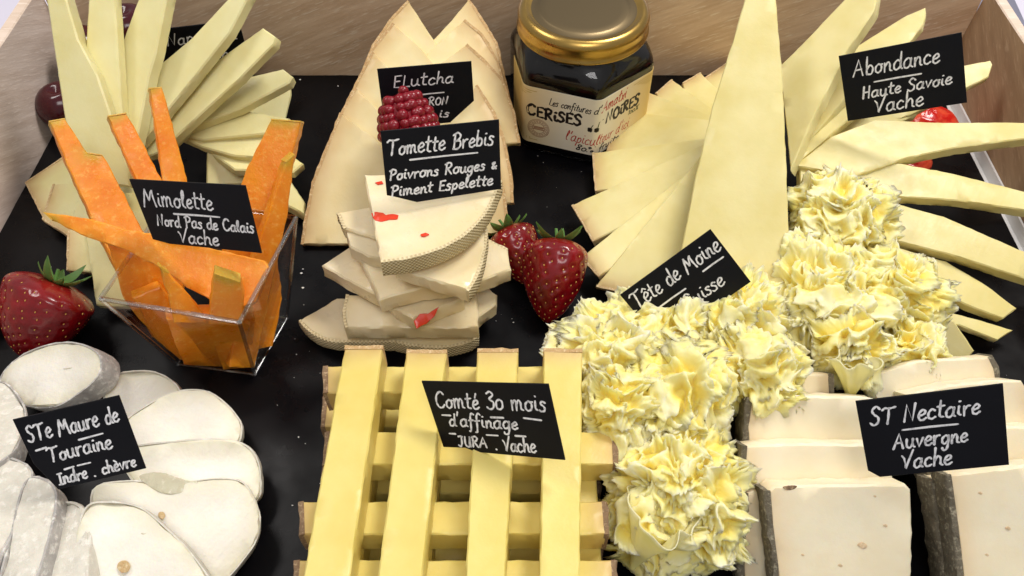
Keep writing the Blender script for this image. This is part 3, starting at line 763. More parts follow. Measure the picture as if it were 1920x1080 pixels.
strawberry('large red strawberry at the left picture edge between the clear cup and white goat cheese',
           PZ(72, 598, 1.55), Vector((.3, .55, .42)), 3.5, 1.78, 8, leaf_len=1.2, tilt=.9, squash=1.12)
strawberry('strawberry with yellow shoulder cut by the left picture edge, behind the large strawberry',
           PZ(-62, 560, 1.3), Vector((-.6, .6, .3)), 3.0, 1.5, 11)
# halved strawberry hidden under the fan on the right
def halved(label, p, r_, sd_):
    b = Vector((p.x, p.y, 0)); vs = []; fs = []; nu, nv = 40, 18
    for i in range(nv+1):
        for j in range(nu):
            a = 2*math.pi*j/nu; f = math.sin(i/nv*math.pi/2); rr = r_*(1+.25*math.cos(a+sd_))*(1-.08*math.cos(2*a))
            q = 1-i/nv; vs.append(b+Vector((math.cos(a)*rr*math.cos(q*0+i/nv*math.pi/2)*1.35, math.sin(a)*rr*math.cos(i/nv*math.pi/2), .05+f*r_*.9+n3((a, i, sd_), 1.5, .08))))
    for i in range(nv):
        for j in range(nu): j2 = (j+1) % nu; fs.append((i*nu+j, i*nu+j2, (i+1)*nu+j2, (i+1)*nu+j))
    fs.append(tuple(reversed(range(nu)))); fs.append(tuple(nv*nu+j for j in range(nu)))
    o = mesh('strawberry_half', vs, fs, 'berry_bright', b, None, sharp=None); tag(o, label, 'strawberry', 'strawberries')
halved('bright red halved strawberry showing under the black tag in the top right corner', PZ(1737, 222, .6), 1.25, .4)
halved('piece of red strawberry peeping out under the fan slice below the top right tag', PZ(1712, 296, .2), .8, 2)
# cherries behind the left fan
def cherry(label, p, r_, seed, stem=None):
    b = Vector((p.x, p.y, p.z-r_)); t = thing('cherry', label, 'cherry', b, 'dark cherries behind the tall cheese slices')
    vs = []; fs = []; nu, nv = 40, 24
    for i in range(nv+1):
        ph = math.pi*i/nv
        for j in range(nu):
            a = 2*math.pi*j/nu; dz = math.cos(ph); rr = r_*math.sin(ph)*(1+.04*math.cos(a+seed)); z_ = r_*.93*dz-(.28*r_*math.exp(-(math.sin(ph)/.3)**2) if dz > 0 else 0)
            vs.append(p+Vector((math.cos(a)*rr, math.sin(a)*rr, z_)))
    for i in range(nv):
        for j in range(nu): j2 = (j+1) % nu; fs.append((i*nu+j, i*nu+j2, (i+1)*nu+j2, (i+1)*nu+j))
    mesh('flesh', vs, fs, 'cherry_skin', b, t, sharp=None)
    if stem:
        pth = catmull([tuple(p+Vector((0, 0, r_*.6)))]+[tuple(p+Vector(q)) for q in stem], False, 5); vs = []; fs = []
        for i, q in enumerate(pth):
            for j in range(6): a = j*math.pi/3; vs.append(Vector(q)+Vector((math.cos(a)*.05, math.sin(a)*.05*.5, math.sin(a)*.05)))
        for i in range(len(pth)-1):
            for j in range(6): j2 = (j+1) % 6; fs.append((i*6+j, i*6+j2, i*6+6+j2, i*6+6+j))
        fs.append(tuple(range(6))); fs.append(tuple((len(pth)-1)*6+j for j in reversed(range(6))))
        mesh('stem', vs, fs, 'leaf', b, t)
cherry('big dark cherry showing highest between the second and third tall pale slices', PZ(243, 52, 4.3), 1.35, 1)
cherry('dark cherry seen between the first and second tall pale slices by the crate corner', PZ(155, 88, 3.2), 1.25, 2)
cherry('dark cherry beside the lower left corner of the half hidden tag in the crate corner', PZ(285, 105, 2.2), 1.2, 3)
cherry('dark cherry against the left crate side beside the first tall pale slice', PZ(118, 198, 1.3), 1.35, 4)
cherry('dark cherry at the foot of the half hidden tag, between third and fourth tall slices', PZ(245, 178, 1.3), 1.25, 6)
cherry('dark cherry low behind the fifth tall slice against the back crate side', PZ(410, 122, 1.0), 1.1, 7)
# raspberry, drupelets packed in rings
def raspberry(label, c, axis, L, rad):
    x, y, z = frame(axis); base = Vector((c.x, c.y, c.z-rad)); t = thing('raspberry', label, 'raspberry', base)
    bm = bmesh.new(); bmesh.ops.create_uvsphere(bm, u_segments=14, v_segments=10, radius=1)
    me = bpy.data.meshes.new('drupelet')
    for v in bm.verts: v.co.z *= .95
    bm.to_mesh(me); bm.free(); me.materials.append(M['raspberry_skin']); me.shade_smooth()
    rings = [(.0, .0, 1)]; k_ = 1
    rnd = random.Random(4)
    for i in range(1, 8):
        u = i/7; rr = rad*math.sin(min(1, u*.98)**.45*math.pi*.5)*(1 if u < .85 else .93); rings.append((u, rr, max(4, int(2*math.pi*rr/.41))))
    for i, (u, rr, cnt) in enumerate(rings):
        for j in range(cnt):
            a = 2*math.pi*(j+.5*(i % 2))/cnt+rnd.uniform(-.14, .14)
            p = c+(x*math.cos(a)+y*math.sin(a))*(rr-.15)+z*(L*(.5-u)-.05+rnd.uniform(-.02, .02))
            o = bpy.data.objects.new('drupelet', me); col.objects.link(o); o.parent = t; o.location = (p-base)*S
            s_ = rnd.uniform(.24, .31); o.scale = (s_*S, s_*S*rnd.uniform(.85, 1.05), s_*S)
            o.rotation_euler = (rnd.uniform(0, 3), rnd.uniform(0, 3), 0)
    vs = []; fs = []; nu = 24
    for i in range(9):
        u = i/8; rr = max(.02, rad*math.sin(min(1, u*.98)**.45*math.pi*.5)-.14)
        for j in range(nu): a = 2*math.pi*j/nu; vs.append(c+(x*math.cos(a)+y*math.sin(a))*rr+z*(L*(.5-u)-.06))
    for i in range(8):
        for j in range(nu): j2 = (j+1) % nu; fs.append((i*nu+j, i*nu+j2, (i+1)*nu+j2, (i+1)*nu+j))
    fs.append(tuple(reversed(range(nu)))); fs.append(tuple(8*nu+j for j in range(nu)))
    mesh('core', vs, fs, 'raspberry_skin', base, t)
RASP = PZ(762, 222, 5.0)
raspberry('red raspberry in front of the upper middle tag, resting on the lower tag edge', RASP, Vector((-.2, .6, .75)), 2.6, 1.42)
# ---------------------------------------------------------------- left fan: pale slices standing up
gF = 'pale slices of the fan behind the orange sticks'
def T(label, poly, pl, th=.5, **k):
    th += .05
    if pl[0] == 'ax' and pl[3] < -12: pl = pl[:3]+(pl[3]-10,)
    return slab('cheese_slice', label, 'cheese slice', gF, poly, pl, th, 'pale_paste', bev=.07, wob=.015, rag=.02, **k)
# low slices lying under and beside the cup
gL = 'pale slices lying left of the clear cup'
def TL(label, poly, pl, th=.4, **k): return slab('cheese_slice', label, 'cheese slice', gL, poly, pl, th, 'pale_paste', **k)
TL('pale slice with its corner farthest left on the slate, left of the orange sticks', [(48, 342), (128, 288), (240, 300), (250, 420), (82, 408)], [(48, 342, .6), (240, 300, 1.2), (82, 408, .55)], rinds={4, 0}, rmat='thin_tan_rind', rt=.06)
TL('pale slice whose corner points out under the tip of the lying orange stick', [(80, 410), (100, 345), (250, 330), (260, 450), (134, 444)], [(80, 410, .9), (250, 330, 1.7), (134, 444, .9)], rinds={4, 0}, rmat='thin_tan_rind', rt=.06)
TL('pale slice hanging down just behind the strawberry leaf', [(128, 430), (150, 360), (270, 360), (280, 500), (180, 510), (126, 506)], [(126, 506, .9), (180, 510, 1.0), (200, 370, 2.0)], rinds={5}, rmat='thin_tan_rind', rt=.06)
TL('pale slice reaching lowest, its end against the rim corner of the clear cup', [(160, 440), (170, 380), (280, 400), (300, 540), (235, 575), (180, 572)], [(180, 572, .8), (235, 575, 1.0), (230, 390, 2.2)])
# right part of the fan, lowest first
T('pale slice standing on the slate right of the black gap behind the orange cup', [(388, 285), (420, 292), (470, 330), (470, 345), (387, 348)], ('ax', (430, 346, .2), (430, 290, 1.2), 0), .4)
T('pale slice end poking out furthest right and lowest beside the cup', [(500, 315), (540, 330), (573, 380), (571, 402), (545, 388), (500, 370)], ('ax', (500, 340, 1.2), (573, 390, .9), -20), .5)
T('short pale slice with a pointed end behind the upper right orange stick', [(370, 262), (470, 268), (540, 286), (569, 306), (550, 322), (440, 318), (400, 290)], ('ax', (370, 270, 1.6), (569, 306, 1.4), -30), .45)
T("square ended pale slice lying flat under the others at the fan's right", [(400, 190), (447, 203), (500, 170), (545, 150), (547, 178), (537, 222), (500, 240), (400, 245)], ('ax', (400, 220, 1.2), (547, 178, .9), -12), .5)
T('pale fan slice lying lowest on the right, tip under the orange stick', [(335, 256), (400, 246), (480, 252), (520, 268), (545, 300), (440, 292), (380, 276)], ('ax', (335, 256, 2.0), (540, 290, 1.9), -25), .4)
T('pale fan slice pointing straight right toward the upper right orange stick', [(330, 252), (375, 230), (447, 204), (543, 222), (520, 248), (440, 256), (380, 262)], ('ax', (330, 252, 2.2), (540, 230, 2.6), -28), .5)
T('pale fan slice pointing right with a cut end above the square flat slice', [(310, 280), (340, 215), (455, 146), (530, 129), (549, 143), (543, 154), (450, 204), (355, 240)], ('ax', (310, 280, 2.3), (545, 140, 4.0), -30), .55)
T("pale fan slice with a clean cut end, rising right over the back crate side", [(262, 300), (318, 205), (367, 141), (492, 52), (517, 69), (514, 82), (450, 147), (352, 236), (300, 285)], ('ax', (280, 290, 2.5), (515, 65, 6.4), -25), .6)
T('long pale fan slice crossing the half hidden tag, its tip above the frame', [(225, 330), (262, 200), (280, 136), (360, 70), (432, -8), (470, -14), (430, 62), (367, 141), (315, 205), (262, 270)], ('ax', (240, 320, 2.6), (460, -10, 8.0), -30), .6)
T('tall pale slice leaning right, third of the tall ones from the left', [(215, 330), (222, 97), (262, -12), (314, -12), (292, 100), (280, 140), (262, 235), (240, 330)], ('ax', (230, 330, 2.9), (290, -12, 8.4), -28), .7)
T('tall pale slice standing nearly upright, second from the left crate side', [(190, 330), (160, 110), (166, -12), (214, -12), (221, 97), (232, 262), (235, 330)], ('ax', (212, 330, 3.3), (190, -12, 8.8), -16), .7)
T("tallest pale slice at the far left, tip over the left crate rim", [(205, 345), (140, 330), (122, 230), (108, 140), (84, -18), (118, -22), (146, 73), (182, 140), (214, 233), (242, 320), (243, 350)], ('ax', (200, 340, 3.7), (100, -20, 9.2), -14), .9)

# ---------------------------------------------------------------- tan-rinded triangular slices, back middle
gE = 'thin triangular slices with tan rind leaning on the back crate side'
def E(label, poly, pl, rinds, th=.45): return slab('cheese_slice', label, 'cheese slice', gE, poly, pl, th, 'sheep_paste', rinds=rinds, rmat='tan_rind', rt=.1, rag=.04, efall=1.1)
sl = .58
yL = 27.0
E('rearmost slice of the left row, its tip the highest against the back crate side', [(766, 2), (815, 78), (830, 130), (800, 260), (690, 260), (668, 170), (700, 86), (735, 34)], (-1.55, yL, sl), {5, 6, 7})
E('right row slice leaning rearmost, tallest tip beside the jar', [(878, 0), (905, 40), (930, 80), (948, 160), (965, 235), (900, 260), (790, 240), (812, 75), (840, 45)], (-1.9, yL, sl), {0, 1, 2, 3})
E('second slice of the left row, just under the tallest tip', [(738, 44), (790, 90), (830, 140), (810, 300), (680, 300), (640, 215), (668, 160), (695, 100)], (-1.05, yL, sl), {5, 6, 7})
E('right row slice second from the back', [(870, 38), (903, 65), (932, 115), (946, 165), (968, 250), (900, 280), (800, 260), (800, 100)], (-1.35, yL, sl), {0, 1, 2, 3})
E('middle slice of the left row, behind the upper tag', [(700, 98), (760, 160), (800, 240), (790, 340), (640, 330), (625, 260), (648, 200), (672, 150)], (-.55, yL, sl), {5, 6, 7, 4})
E('right row slice with its flat lower end beside the jar', [(874, 84), (905, 112), (942, 152), (962, 210), (973, 268), (948, 270), (900, 300), (800, 300), (810, 130)], (-.8, yL, sl), {0, 1, 2, 3})
E('slice of the left row second from the front', [(668, 166), (720, 215), (790, 280), (780, 400), (600, 380), (598, 330), (620, 262), (645, 205)], (-.05, yL, sl), {5, 6, 7, 4})
E('right row slice whose tip shows beside the right edge of the upper tag', [(893, 160), (925, 212), (944, 262), (957, 330), (960, 380), (940, 382), (830, 380), (790, 300), (840, 235)], (-.2, yL, sl), {0, 1, 2, 3})
E('front slice of the right row, rind edge right of the cheese stack', [(905, 250), (930, 300), (945, 370), (951, 436), (905, 440), (760, 440), (760, 330)], (.25, yL, sl), {0, 1, 2})
E('front slice of the left row, the largest, lying down to the slate', [(640, 212), (700, 258), (760, 330), (775, 458), (640, 458), (567, 458), (572, 420), (588, 342), (612, 280)], (.55, yL, sl), {5, 6, 7, 8})

# ---------------------------------------------------------------- stack of sheep wedges with red pepper
gT = 'thick wedges stacked in the middle'
def arc(a, b, c, n=7):
    return [((1-t)**2*a[0]+2*t*(1-t)*b[0]+t*t*c[0], (1-t)**2*a[1]+2*t*(1-t)*b[1]+t*t*c[1]) for t in [i/n for i in range(n+1)]]
def W(label, poly, z, rinds, th=.75, **k): return slab('cheese_wedge', label, 'cheese wedge', gT, poly, z, th+.1, 'white_sheep_paste', rinds=rinds, rmat='cloth_rind', rt=.08, rag=.05, wob=.05, bev=.07, **k)
p = arc((895, 630), (850, 665), (740, 640))
W('lowest wedge, rind corner showing above the yellow lattice', [(700, 560), (890, 560)]+p, (.95, 26, 0), set(range(1, 9)), .6)
p = arc((648, 640), (590, 640), (562, 600))
W('thin wedge jutting out lowest left, rind to the slate', [(632, 558), (760, 570), (740, 640)]+p, (1.0, 26, 0), set(range(2, 10)), .55)
W('wedge poking out lowest on the right side of the stack', [(780, 530), (900, 528), (932, 552), (930, 570), (896, 595), (800, 610)], 1.7, None, .7)
p = arc((650, 614), (640, 588), (652, 552))
W('broad flat wedge with its long cut side facing front, second layer up', [(895, 545), (897, 612)]+p, (2.2, 24, 0), set(range(2, 9)), .75)
W('wedge whose blunt corner carries the red pepper strip at the front', [(700, 540), (830, 530), (870, 560), (775, 598), (738, 577)], (2.75, 24, -.05), None, .7)
W('wedge pointing left at half height of the stack', [(604, 498), (655, 462), (760, 480), (790, 540), (715, 556), (690, 545)], 3.2, None, .72)
W('wedge pointing right at half height beside the strawberries', [(780, 470), (905, 445), (951, 468), (958, 505), (905, 525), (800, 540)], (3.35, 24, 0), {1}, .72)
W('wedge with a corner pointing down in the middle of the stack', [(668, 465), (690, 420), (850, 440), (868, 530), (790, 540), (712, 562)], 3.9, None, .8)
W('wedge with blunt end jutting left near the top of the stack', [(645, 425), (690, 390), (820, 420), (800, 500), (690, 480), (655, 462)], (4.55, 24, 0), None, .7)
W('grey sided wedge end jutting left just below the topmost wedge', [(634, 398), (700, 386), (820, 400), (800, 450), (720, 450), (647, 428)], (4.75, 24, 0), {5}, .5)
p = arc((876, 545), (905, 510), (912, 440))
W('wedge under the topmost one, rind end turned to the lower right', [(740, 500), (720, 420), (800, 385), (905, 395)][::-1]+[(770, 512)]+p, (5.2, 24, 0), set(range(5, 13)), .65)
p = arc((714, 490), (880, 476), (926, 368), 12)
tw = W('topmost wedge with curved cloth-patterned rind and red pepper in its cut face', [(938, 338), (900, 322), (682, 326)]+p, (6.35, 24, .0), set(range(3, 16)), .72)
def pepper(poly, pl, z_, parent_base, parent, th=.06):
    pl = mkplane(pl); W_ = [pl.hit(*q) for q in poly]; r_, _ = resample(W_, .08)
    vs, fs = outline_slab(r_, pl.n, th, .03, .02, .01, .15, 5); vs = [v+pl.n*.04 for v in vs]
    mesh('pepper_piece', vs, fs, 'pepper', parent_base, parent)
pepper([(697, 401), (704, 398), (718, 400), (724, 404), (736, 402), (747, 404), (745, 411), (730, 413), (716, 416), (703, 414), (699, 408)], tw[1], 0, tw[2], tw[0])
pepper([(703, 343), (716, 340), (719, 345), (708, 347)], tw[1], 0, tw[2], tw[0])
pepper([(788, 440), (798, 437), (805, 440), (797, 444), (790, 444)], tw[1], 0, tw[2], tw[0])
# red strip on the front of the blunt wedge: a sliver standing on its cut side
o = [PZ(776, 602, 3.2), PZ(787, 588, 3.3), PZ(803, 587, 3.3), PZ(824, 574, 3.4), PZ(814, 594, 3.15), PZ(799, 607, 3.0), PZ(780, 617, 2.85)]
nn = (CO-o[0]).normalized(); r_, _ = resample(o, .08); vs, fs = outline_slab(r_, nn, .12, .03, .03, .02, .15, 6)
x_ = mesh('pepper_strip', vs, fs, 'pepper', o[5]); tag(x_, 'bright red pepper strip stuck to the front of the wedge stack', 'pepper strip')

# ---------------------------------------------------------------- flat fan on the right, rind outside
gA = 'flat slices of the large fan right of the jar'
def F(label, poly, k_, rinds, z0=.45):
    P_ = PZ(1330, 330, 1.2+k_*.36); a = PZ(poly[0][0], poly[0][1], z0+k_*.09); b = PZ(poly[1][0], poly[1][1], z0+k_*.09)
    pl = Plane(P_, (a-P_).cross(b-P_))
    return slab('cheese_slice', label, 'cheese slice', gA, poly, pl, .4, 'abondance_paste', rinds=rinds, rmat='thin_tan_rind', rt=.06, rag=.035)
F('rearmost flat fan slice, its rind corner against the big upright slice', [(1322, 146), (1372, 112), (1440, 150), (1440, 330), (1340, 330)], 0, {0}, .9)
F('flat fan slice second from the back, just above the jar label height', [(1280, 156), (1314, 136), (1440, 260), (1420, 350), (1330, 340)], 1, {0}, .8)
F('flat fan slice third from the back', [(1230, 175), (1260, 149), (1400, 250), (1400, 360), (1310, 340)], 2, {0}, .7)
F('flat fan slice touching the right side of the jar', [(1193, 205), (1216, 173), (1400, 240), (1400, 360), (1300, 340)], 3, {0}, .65)
F('flat fan slice whose end hides the right half of the jar label', [(1139, 283), (1157, 207), (1330, 225), (1400, 290), (1390, 360), (1300, 320)], 4, {0}, .6)
F('flat fan slice pointing straight left, just below the jar', [(1117, 358), (1112, 286), (1330, 258), (1400, 300), (1380, 380), (1290, 340)], 5, {0}, .6)
F('flat fan slice whose long rind edge starts above the strawberry leaf', [(1113, 452), (1073, 384), (1330, 265), (1400, 320), (1380, 400), (1290, 360)], 6, {0}, .6)
F('flat fan slice second from the front, its end beside the strawberry leaf', [(1124, 518), (1090, 482), (1305, 310), (1400, 340), (1400, 430), (1300, 400)], 7, {0}, .6)
F('foremost flat fan slice, lying behind the tilted tag', [(1172, 548), (1118, 536), (1315, 290), (1400, 340), (1400, 540), (1240, 560)], 8, {0}, .6)
# the right part of the fan: slices spread like rays
gH = 'slices spread like rays on the right of the big upright slice'
def Hs(label, poly, pl, th=.6, **k):
    if pl[0] == 'ax' and pl[3] < -12: pl = pl[:3]+(pl[3]-8,)
    return slab('cheese_slice', label, 'cheese slice', gH, poly, pl, th*.8, 'abondance_paste', bev=.05, wob=.02, **k)
Hs('short pale slice end lowest on the right, above the cream slices', [(1740, 590), (1789, 602), (1827, 658), (1806, 682), (1740, 660)], ('ax', (1740, 610, 1.0), (1827, 670, .7), -5), .4)
Hs('lower of the two paired ray slices pointing to the lower right', [(1640, 560), (1780, 585), (1840, 600), (1900, 619), (1871, 638), (1800, 610), (1640, 600)], ('ax', (1640, 580, 1.5), (1900, 628, .8), -20), .45)
Hs('upper of the two paired ray slices pointing to the lower right', [(1600, 440), (1775, 490), (1850, 535), (1907, 578), (1882, 597), (1820, 575), (1730, 530), (1600, 500)], ('ax', (1600, 470, 2.6), (1900, 590, 1.3), -24), .7)
Hs('long ray slice running off the right picture edge, lowest of three', [(1560, 350), (1707, 388), (1770, 406), (1930, 475), (1960, 500), (1940, 528), (1800, 482), (1681, 452), (1560, 420)], ('ax', (1560, 380, 3.2), (1960, 510, 2.6), -24), .8)
Hs('long ray slice running off the right picture edge, middle of three', [(1500, 300), (1690, 306), (1800, 328), (1960, 368), (1960, 400), (1800, 376), (1710, 370), (1500, 360)], ('ax', (1500, 330, 3.7), (1960, 390, 3.6), -24), .8)
Hs('pale ray slice whose rounded tip shows right of the top right tag', [(1600, 230), (1560, 190), (1800, 124), (1857, 113), (1862, 121), (1854, 144), (1810, 166), (1690, 222)], ('ax', (1600, 210, 3.2), (1860, 130, 4.4), -20), .6)
Hs('small ray slice under the top right tag', [(1490, 300), (1560, 226), (1640, 190), (1720, 214), (1660, 240), (1540, 300)], ('ax', (1490, 300, 3.4), (1720, 205, 3.2), -20), .6)
Hs('long ray slice running off the right picture edge just below the top right tag', [(1490, 310), (1560, 255), (1640, 224), (1760, 229), (1960, 229), (1960, 255), (1800, 275), (1700, 296), (1600, 330)], ('ax', (1490, 310, 4.0), (1960, 240, 4.8), -26), .8)
Hs("ray slice with a blunt tip, just left of the top right tag", [(1487, 300), (1500, 240), (1588, 98), (1700, 28), (1735, 14), (1737, 24), (1731, 46), (1700, 84), (1590, 180), (1510, 270)], ('ax', (1490, 295, 3.9), (1735, 30, 6.8), -22), .6)
Hs('ray slice third from the big upright slice, widening toward its foot', [(1485, 310), (1510, 210), (1600, 150), (1650, 170), (1590, 225), (1500, 300)], ('ax', (1490, 305, 4.0), (1640, 160, 4.8), -20), .6)
Hs('tall ray slice directly right of the big upright slice, tip above the frame', [(1482, 320), (1462, 124), (1520, 66), (1595, -14), (1645, -14), (1640, 18), (1588, 96), (1520, 230)], ('ax', (1490, 310, 4.3), (1640, -10, 8.8), -22), .8)
Hs('big broad upright slice in the middle of the large fan, tip above the frame', [(1277, 470), (1300, 350), (1335, 200), (1370, 90), (1405, -30), (1452, -30), (1466, 130), (1474, 300), (1480, 470), (1478, 575), (1400, 560)], ('ax', (1380, 520, 3.4), (1430, -30, 9.8), 0), .9)

# ---------------------------------------------------------------- lattice of sticks
gC = 'yellow cheese sticks laid crosswise as a lattice'
def stick(label, poly, z, rinds, th=1.28): return slab('cheese_stick', label, 'cheese stick', gC, poly, z, th, 'yellow_paste', rinds=rinds, rmat='brown_rind' if rinds and z < 5 else 'tan_rind', rt=.14, rag=.03, wob=.03, bev=.05)
# bottom layers
for i, (y0, y1, l) in enumerate(((742, 800, 'farthest'), (868, 925, 'second'), (1000, 1054, 'third'), (1120, 1180, 'nearest'))):
    stick('%s crosswise stick of the bottom layer, seen through the lattice holes' % l, [(612+0*i, y0), (1116+3*i, y0), (1118+3*i, y1), (606-2*i, y1)], 1.32, {1, 3})
for i, (a, b, c, d, l) in enumerate(((664, 722, 600, 668, 'leftmost'), (780, 838, 733, 800, 'second'), (900, 958, 890, 955, 'third'), (1042, 1106, 1062, 1134, 'rightmost'))):
    stick('%s lengthwise stick of the second layer from below' % l, [(a, 700), (b, 700), (d, 1150), (c, 1150)], 2.62, {0, 2})
rows = ((686, 736, 612, 1100, 612, 1100, 'farthest'), (809, 871, 616, 1150, 612, 1153, 'second'), (940, 1002, 566, 1130, 568, 1136, 'third'), (1050, 1118, 559, 1149, 556, 1152, 'nearest'))
for y0, y1, a, b, c, d, l in rows:
    stick('%s crosswise stick directly under the top sticks' % l, [(a, y0), (b, y0), (d, y1), (c, y1)], 3.92, {1, 3})
for a, b, y0, c, d, l in ((646, 718, 652, 562, 650, 'leftmost'), (762, 838, 660, 704, 787, 'second from left'), (895, 972, 658, 871, 945, 'third from left'), (1019, 1092, 658, 1012, 1087, 'rightmost')):
    stick('%s lengthwise stick on top of the lattice' % l, [(a, y0), (b, y0), (d, 1120), (c, 1120)], 5.22, {0})

# ---------------------------------------------------------------- cream slices lower right, leaning like roof tiles
gN = 'thick cream slices with grey rind leaning in two rows'
def Nn(label, poly, off, rinds, th=1.05, sx=0, rd='grey_rind', x0=10): return slab('cheese_slice', label, 'cheese slice', gN, poly, (off, 10.06, .8, x0, sx), th, 'cream_paste', rinds=rinds, rmat=rd, rt=.16, rag=.05, bev=.08)
Nn('rearmost cream slice of the left row, mostly behind the curled shavings', [(1500, 700), (1556, 702), (1562, 800), (1490, 800)], -2.2, {1})
Nn('rearmost cream slice of the right row, below the white curled shaving', [(1640, 742), (1644, 700), (1720, 676), (1855, 669), (1866, 690), (1882, 800), (1660, 800)], -2.5, {4, 3})
Nn('second cream slice of the left row from the back, in the shade of the tag', [(1408, 746), (1480, 742), (1612, 744), (1640, 748), (1650, 900), (1404, 900), (1400, 800)], -.8, {5, 6})
Nn('second cream slice of the right row from the back, at the right picture edge', [(1700, 740), (1780, 722), (1870, 713), (1916, 714), (1926, 732), (1940, 850), (1720, 860)], -1.2, {4})
Nn('third cream slice of the left row from the back, under the tag corner', [(1398, 836), (1500, 831), (1640, 834), (1668, 850), (1690, 990), (1400, 990), (1392, 900)], .6, {5, 6})
Nn('third cream slice of the right row from the back, cut by the picture edge', [(1735, 830), (1800, 812), (1880, 800), (1990, 800), (1990, 950), (1760, 960)], .0, {5})
Nn("grey rinded cream slice just behind the front one of the left row", [(1400, 925), (1500, 905), (1650, 905), (1660, 1180), (1398, 1180), (1392, 1050)], 1.0, {4, 5}, .9)
nfl = Nn("front cream slice of the left row, dark mark on its top edge", [(1441, 920), (1452, 911), (1560, 909), (1697, 908), (1709, 918), (1711, 1000), (1705, 1190), (1462, 1190), (1456, 1060), (1446, 985)], 2.0, {6, 7, 8, 9})
Nn("cream slice in the right row showing only its grey rind side", [(1752, 900), (1850, 890), (1990, 890), (1990, 1180), (1790, 1180), (1772, 1040)], .9, {4, 5}, 1.0)
nfr = Nn('front cream slice of the right row, running off the right picture edge', [(1780, 890), (1850, 882), (1920, 873), (2000, 868), (2000, 1190), (1812, 1190), (1802, 1060), (1790, 960)], 2.0, {5, 6, 7})

# ---------------------------------------------------------------- white goat cheese ring lower left
gG = 'white goat cheese rounds with grey ash rind laid in a ring'
def D(label, poly, pl, th=1.0, mat='goat_paste', rt=.05, rm='ash_rind'): return slab('goat_cheese_round', label, 'cheese slice', gG, poly, pl, th*.8, mat, rinds='all', rmat=rm, rt=rt, rag=.07, wob=.2, bev=.06, curve=True, lip=.015, efall=.8)
D('ash coated round at the left edge, its mottled side facing up', [(-70, 740), (0, 716), (38, 750), (46, 790), (20, 850), (-60, 880)], [(-60, 740, 2.6), (40, 750, 2.4), (0, 860, 3.4)], 1.2, 'ash_rind', .06, 'ash_dark_rind')
dov = D('oval white round farthest back in the ring, its mottled ash side to the right', [(2, 706), (45, 664), (105, 644), (152, 646), (186, 668), (182, 706), (140, 742), (100, 762), (50, 760), (14, 738)], [(20, 700, 1.9), (186, 675, 3.0), (90, 760, 2.0)], 1.35, rm='ash_dark_rind')
D('white round second in the ring, right of the oval one', [(205, 712), (240, 697), (290, 698), (330, 722), (336, 760), (280, 800), (215, 800), (195, 750)], [(280, 697, 1.6), (336, 760, 1.0), (215, 800, 1.0)], 1.0)
D('white round third in the ring, behind the tag corner', [(225, 800), (290, 752), (340, 733), (392, 736), (440, 775), (452, 812), (420, 860), (300, 880), (230, 850)], [(340, 733, 2.0), (440, 800, 1.2), (270, 880, 1.3)], 1.0)
D('white round fourth in the ring, right of the tag corner', [(230, 850), (330, 828), (430, 826), (474, 848), (488, 895), (478, 940), (400, 960), (280, 930)], [(330, 828, 2.4), (485, 890, 1.35), (300, 950, 1.5)], 1.0)
dlg = D('large white round fifth in the ring, with a wet looking hollow near its top', [(175, 920), (240, 902), (320, 908), (400, 898), (455, 905), (482, 950), (484, 1000), (455, 1050), (400, 1100), (300, 1110), (190, 1000)], [(240, 900, 2.9), (482, 960, 1.5), (320, 1105, 1.6)], 1.05)
dfr = D('front white round in the ring with a small hole, nearest the camera', [(158, 958), (200, 942), (262, 952), (312, 992), (360, 1040), (400, 1110), (380, 1190), (250, 1240), (150, 1180), (140, 1060)], [(200, 942, 3.4), (400, 1110, 2.3), (180, 1180, 2.4)], 1.05)
D('ash skinned slice lying left of the front white round', [(95, 960), (140, 945), (165, 990), (160, 1100), (150, 1200), (60, 1200), (70, 1060)], [(95, 960, 3.0), (165, 990, 3.3), (100, 1180, 3.5)], 1.0, 'ash_rind', .08, 'ash_rind')
D('ash skinned slice standing second from the left edge below the tag', [(48, 905), (82, 900), (104, 930), (90, 1010), (60, 1100), (10, 1200), (-20, 1180), (20, 1010)], [(48, 905, 3.4), (104, 930, 3.6), (10, 1180, 4.0)], 1.1, 'ash_rind', .08, 'ash_dark_rind')
D('ash skinned slice at the left edge below the tag corner', [(-50, 850), (20, 860), (58, 885), (48, 930), (0, 1040), (-60, 1100), (-90, 960)], [(-50, 850, 3.3), (58, 885, 3.2), (-50, 1080, 4.0)], 1.1, 'ash_rind', .08, 'ash_dark_rind')

def patch(name, poly, dd, mat, th=.03, lift=.02, curve=True):
    W_ = [dd[1].hit(*q) for q in poly]
    if curve: W_ = [Vector(v) for v in catmull([tuple(v) for v in W_], True, 4)]
    r_, _ = resample(W_, .08); vs, fs = outline_slab(r_, dd[1].n, th, .02, .02, .012, .12, 5); vs = [v+dd[1].n*lift for v in vs]
    mesh(name, vs, fs, mat, dd[2], dd[0])
patch('hole', [(222, 1056), (234, 1051), (244, 1058), (242, 1070), (230, 1074), (221, 1067)], dfr, 'thin_tan_rind', .05, .035)  # flat darker patches; shade of the small holes is put into their colour
patch('hole', [(298, 962), (306, 960), (310, 968), (304, 974), (298, 970)], dlg, 'thin_tan_rind', .05, .05)
patch('wet_hollow', [(262, 893), (300, 886), (345, 900), (372, 905), (352, 922), (312, 926), (280, 912)], dlg, 'wet_rind', .03, .04)
patch('hole', [(76, 735), (86, 728), (97, 732), (94, 742), (82, 744)], dov, 'thin_tan_rind', .04, .05)

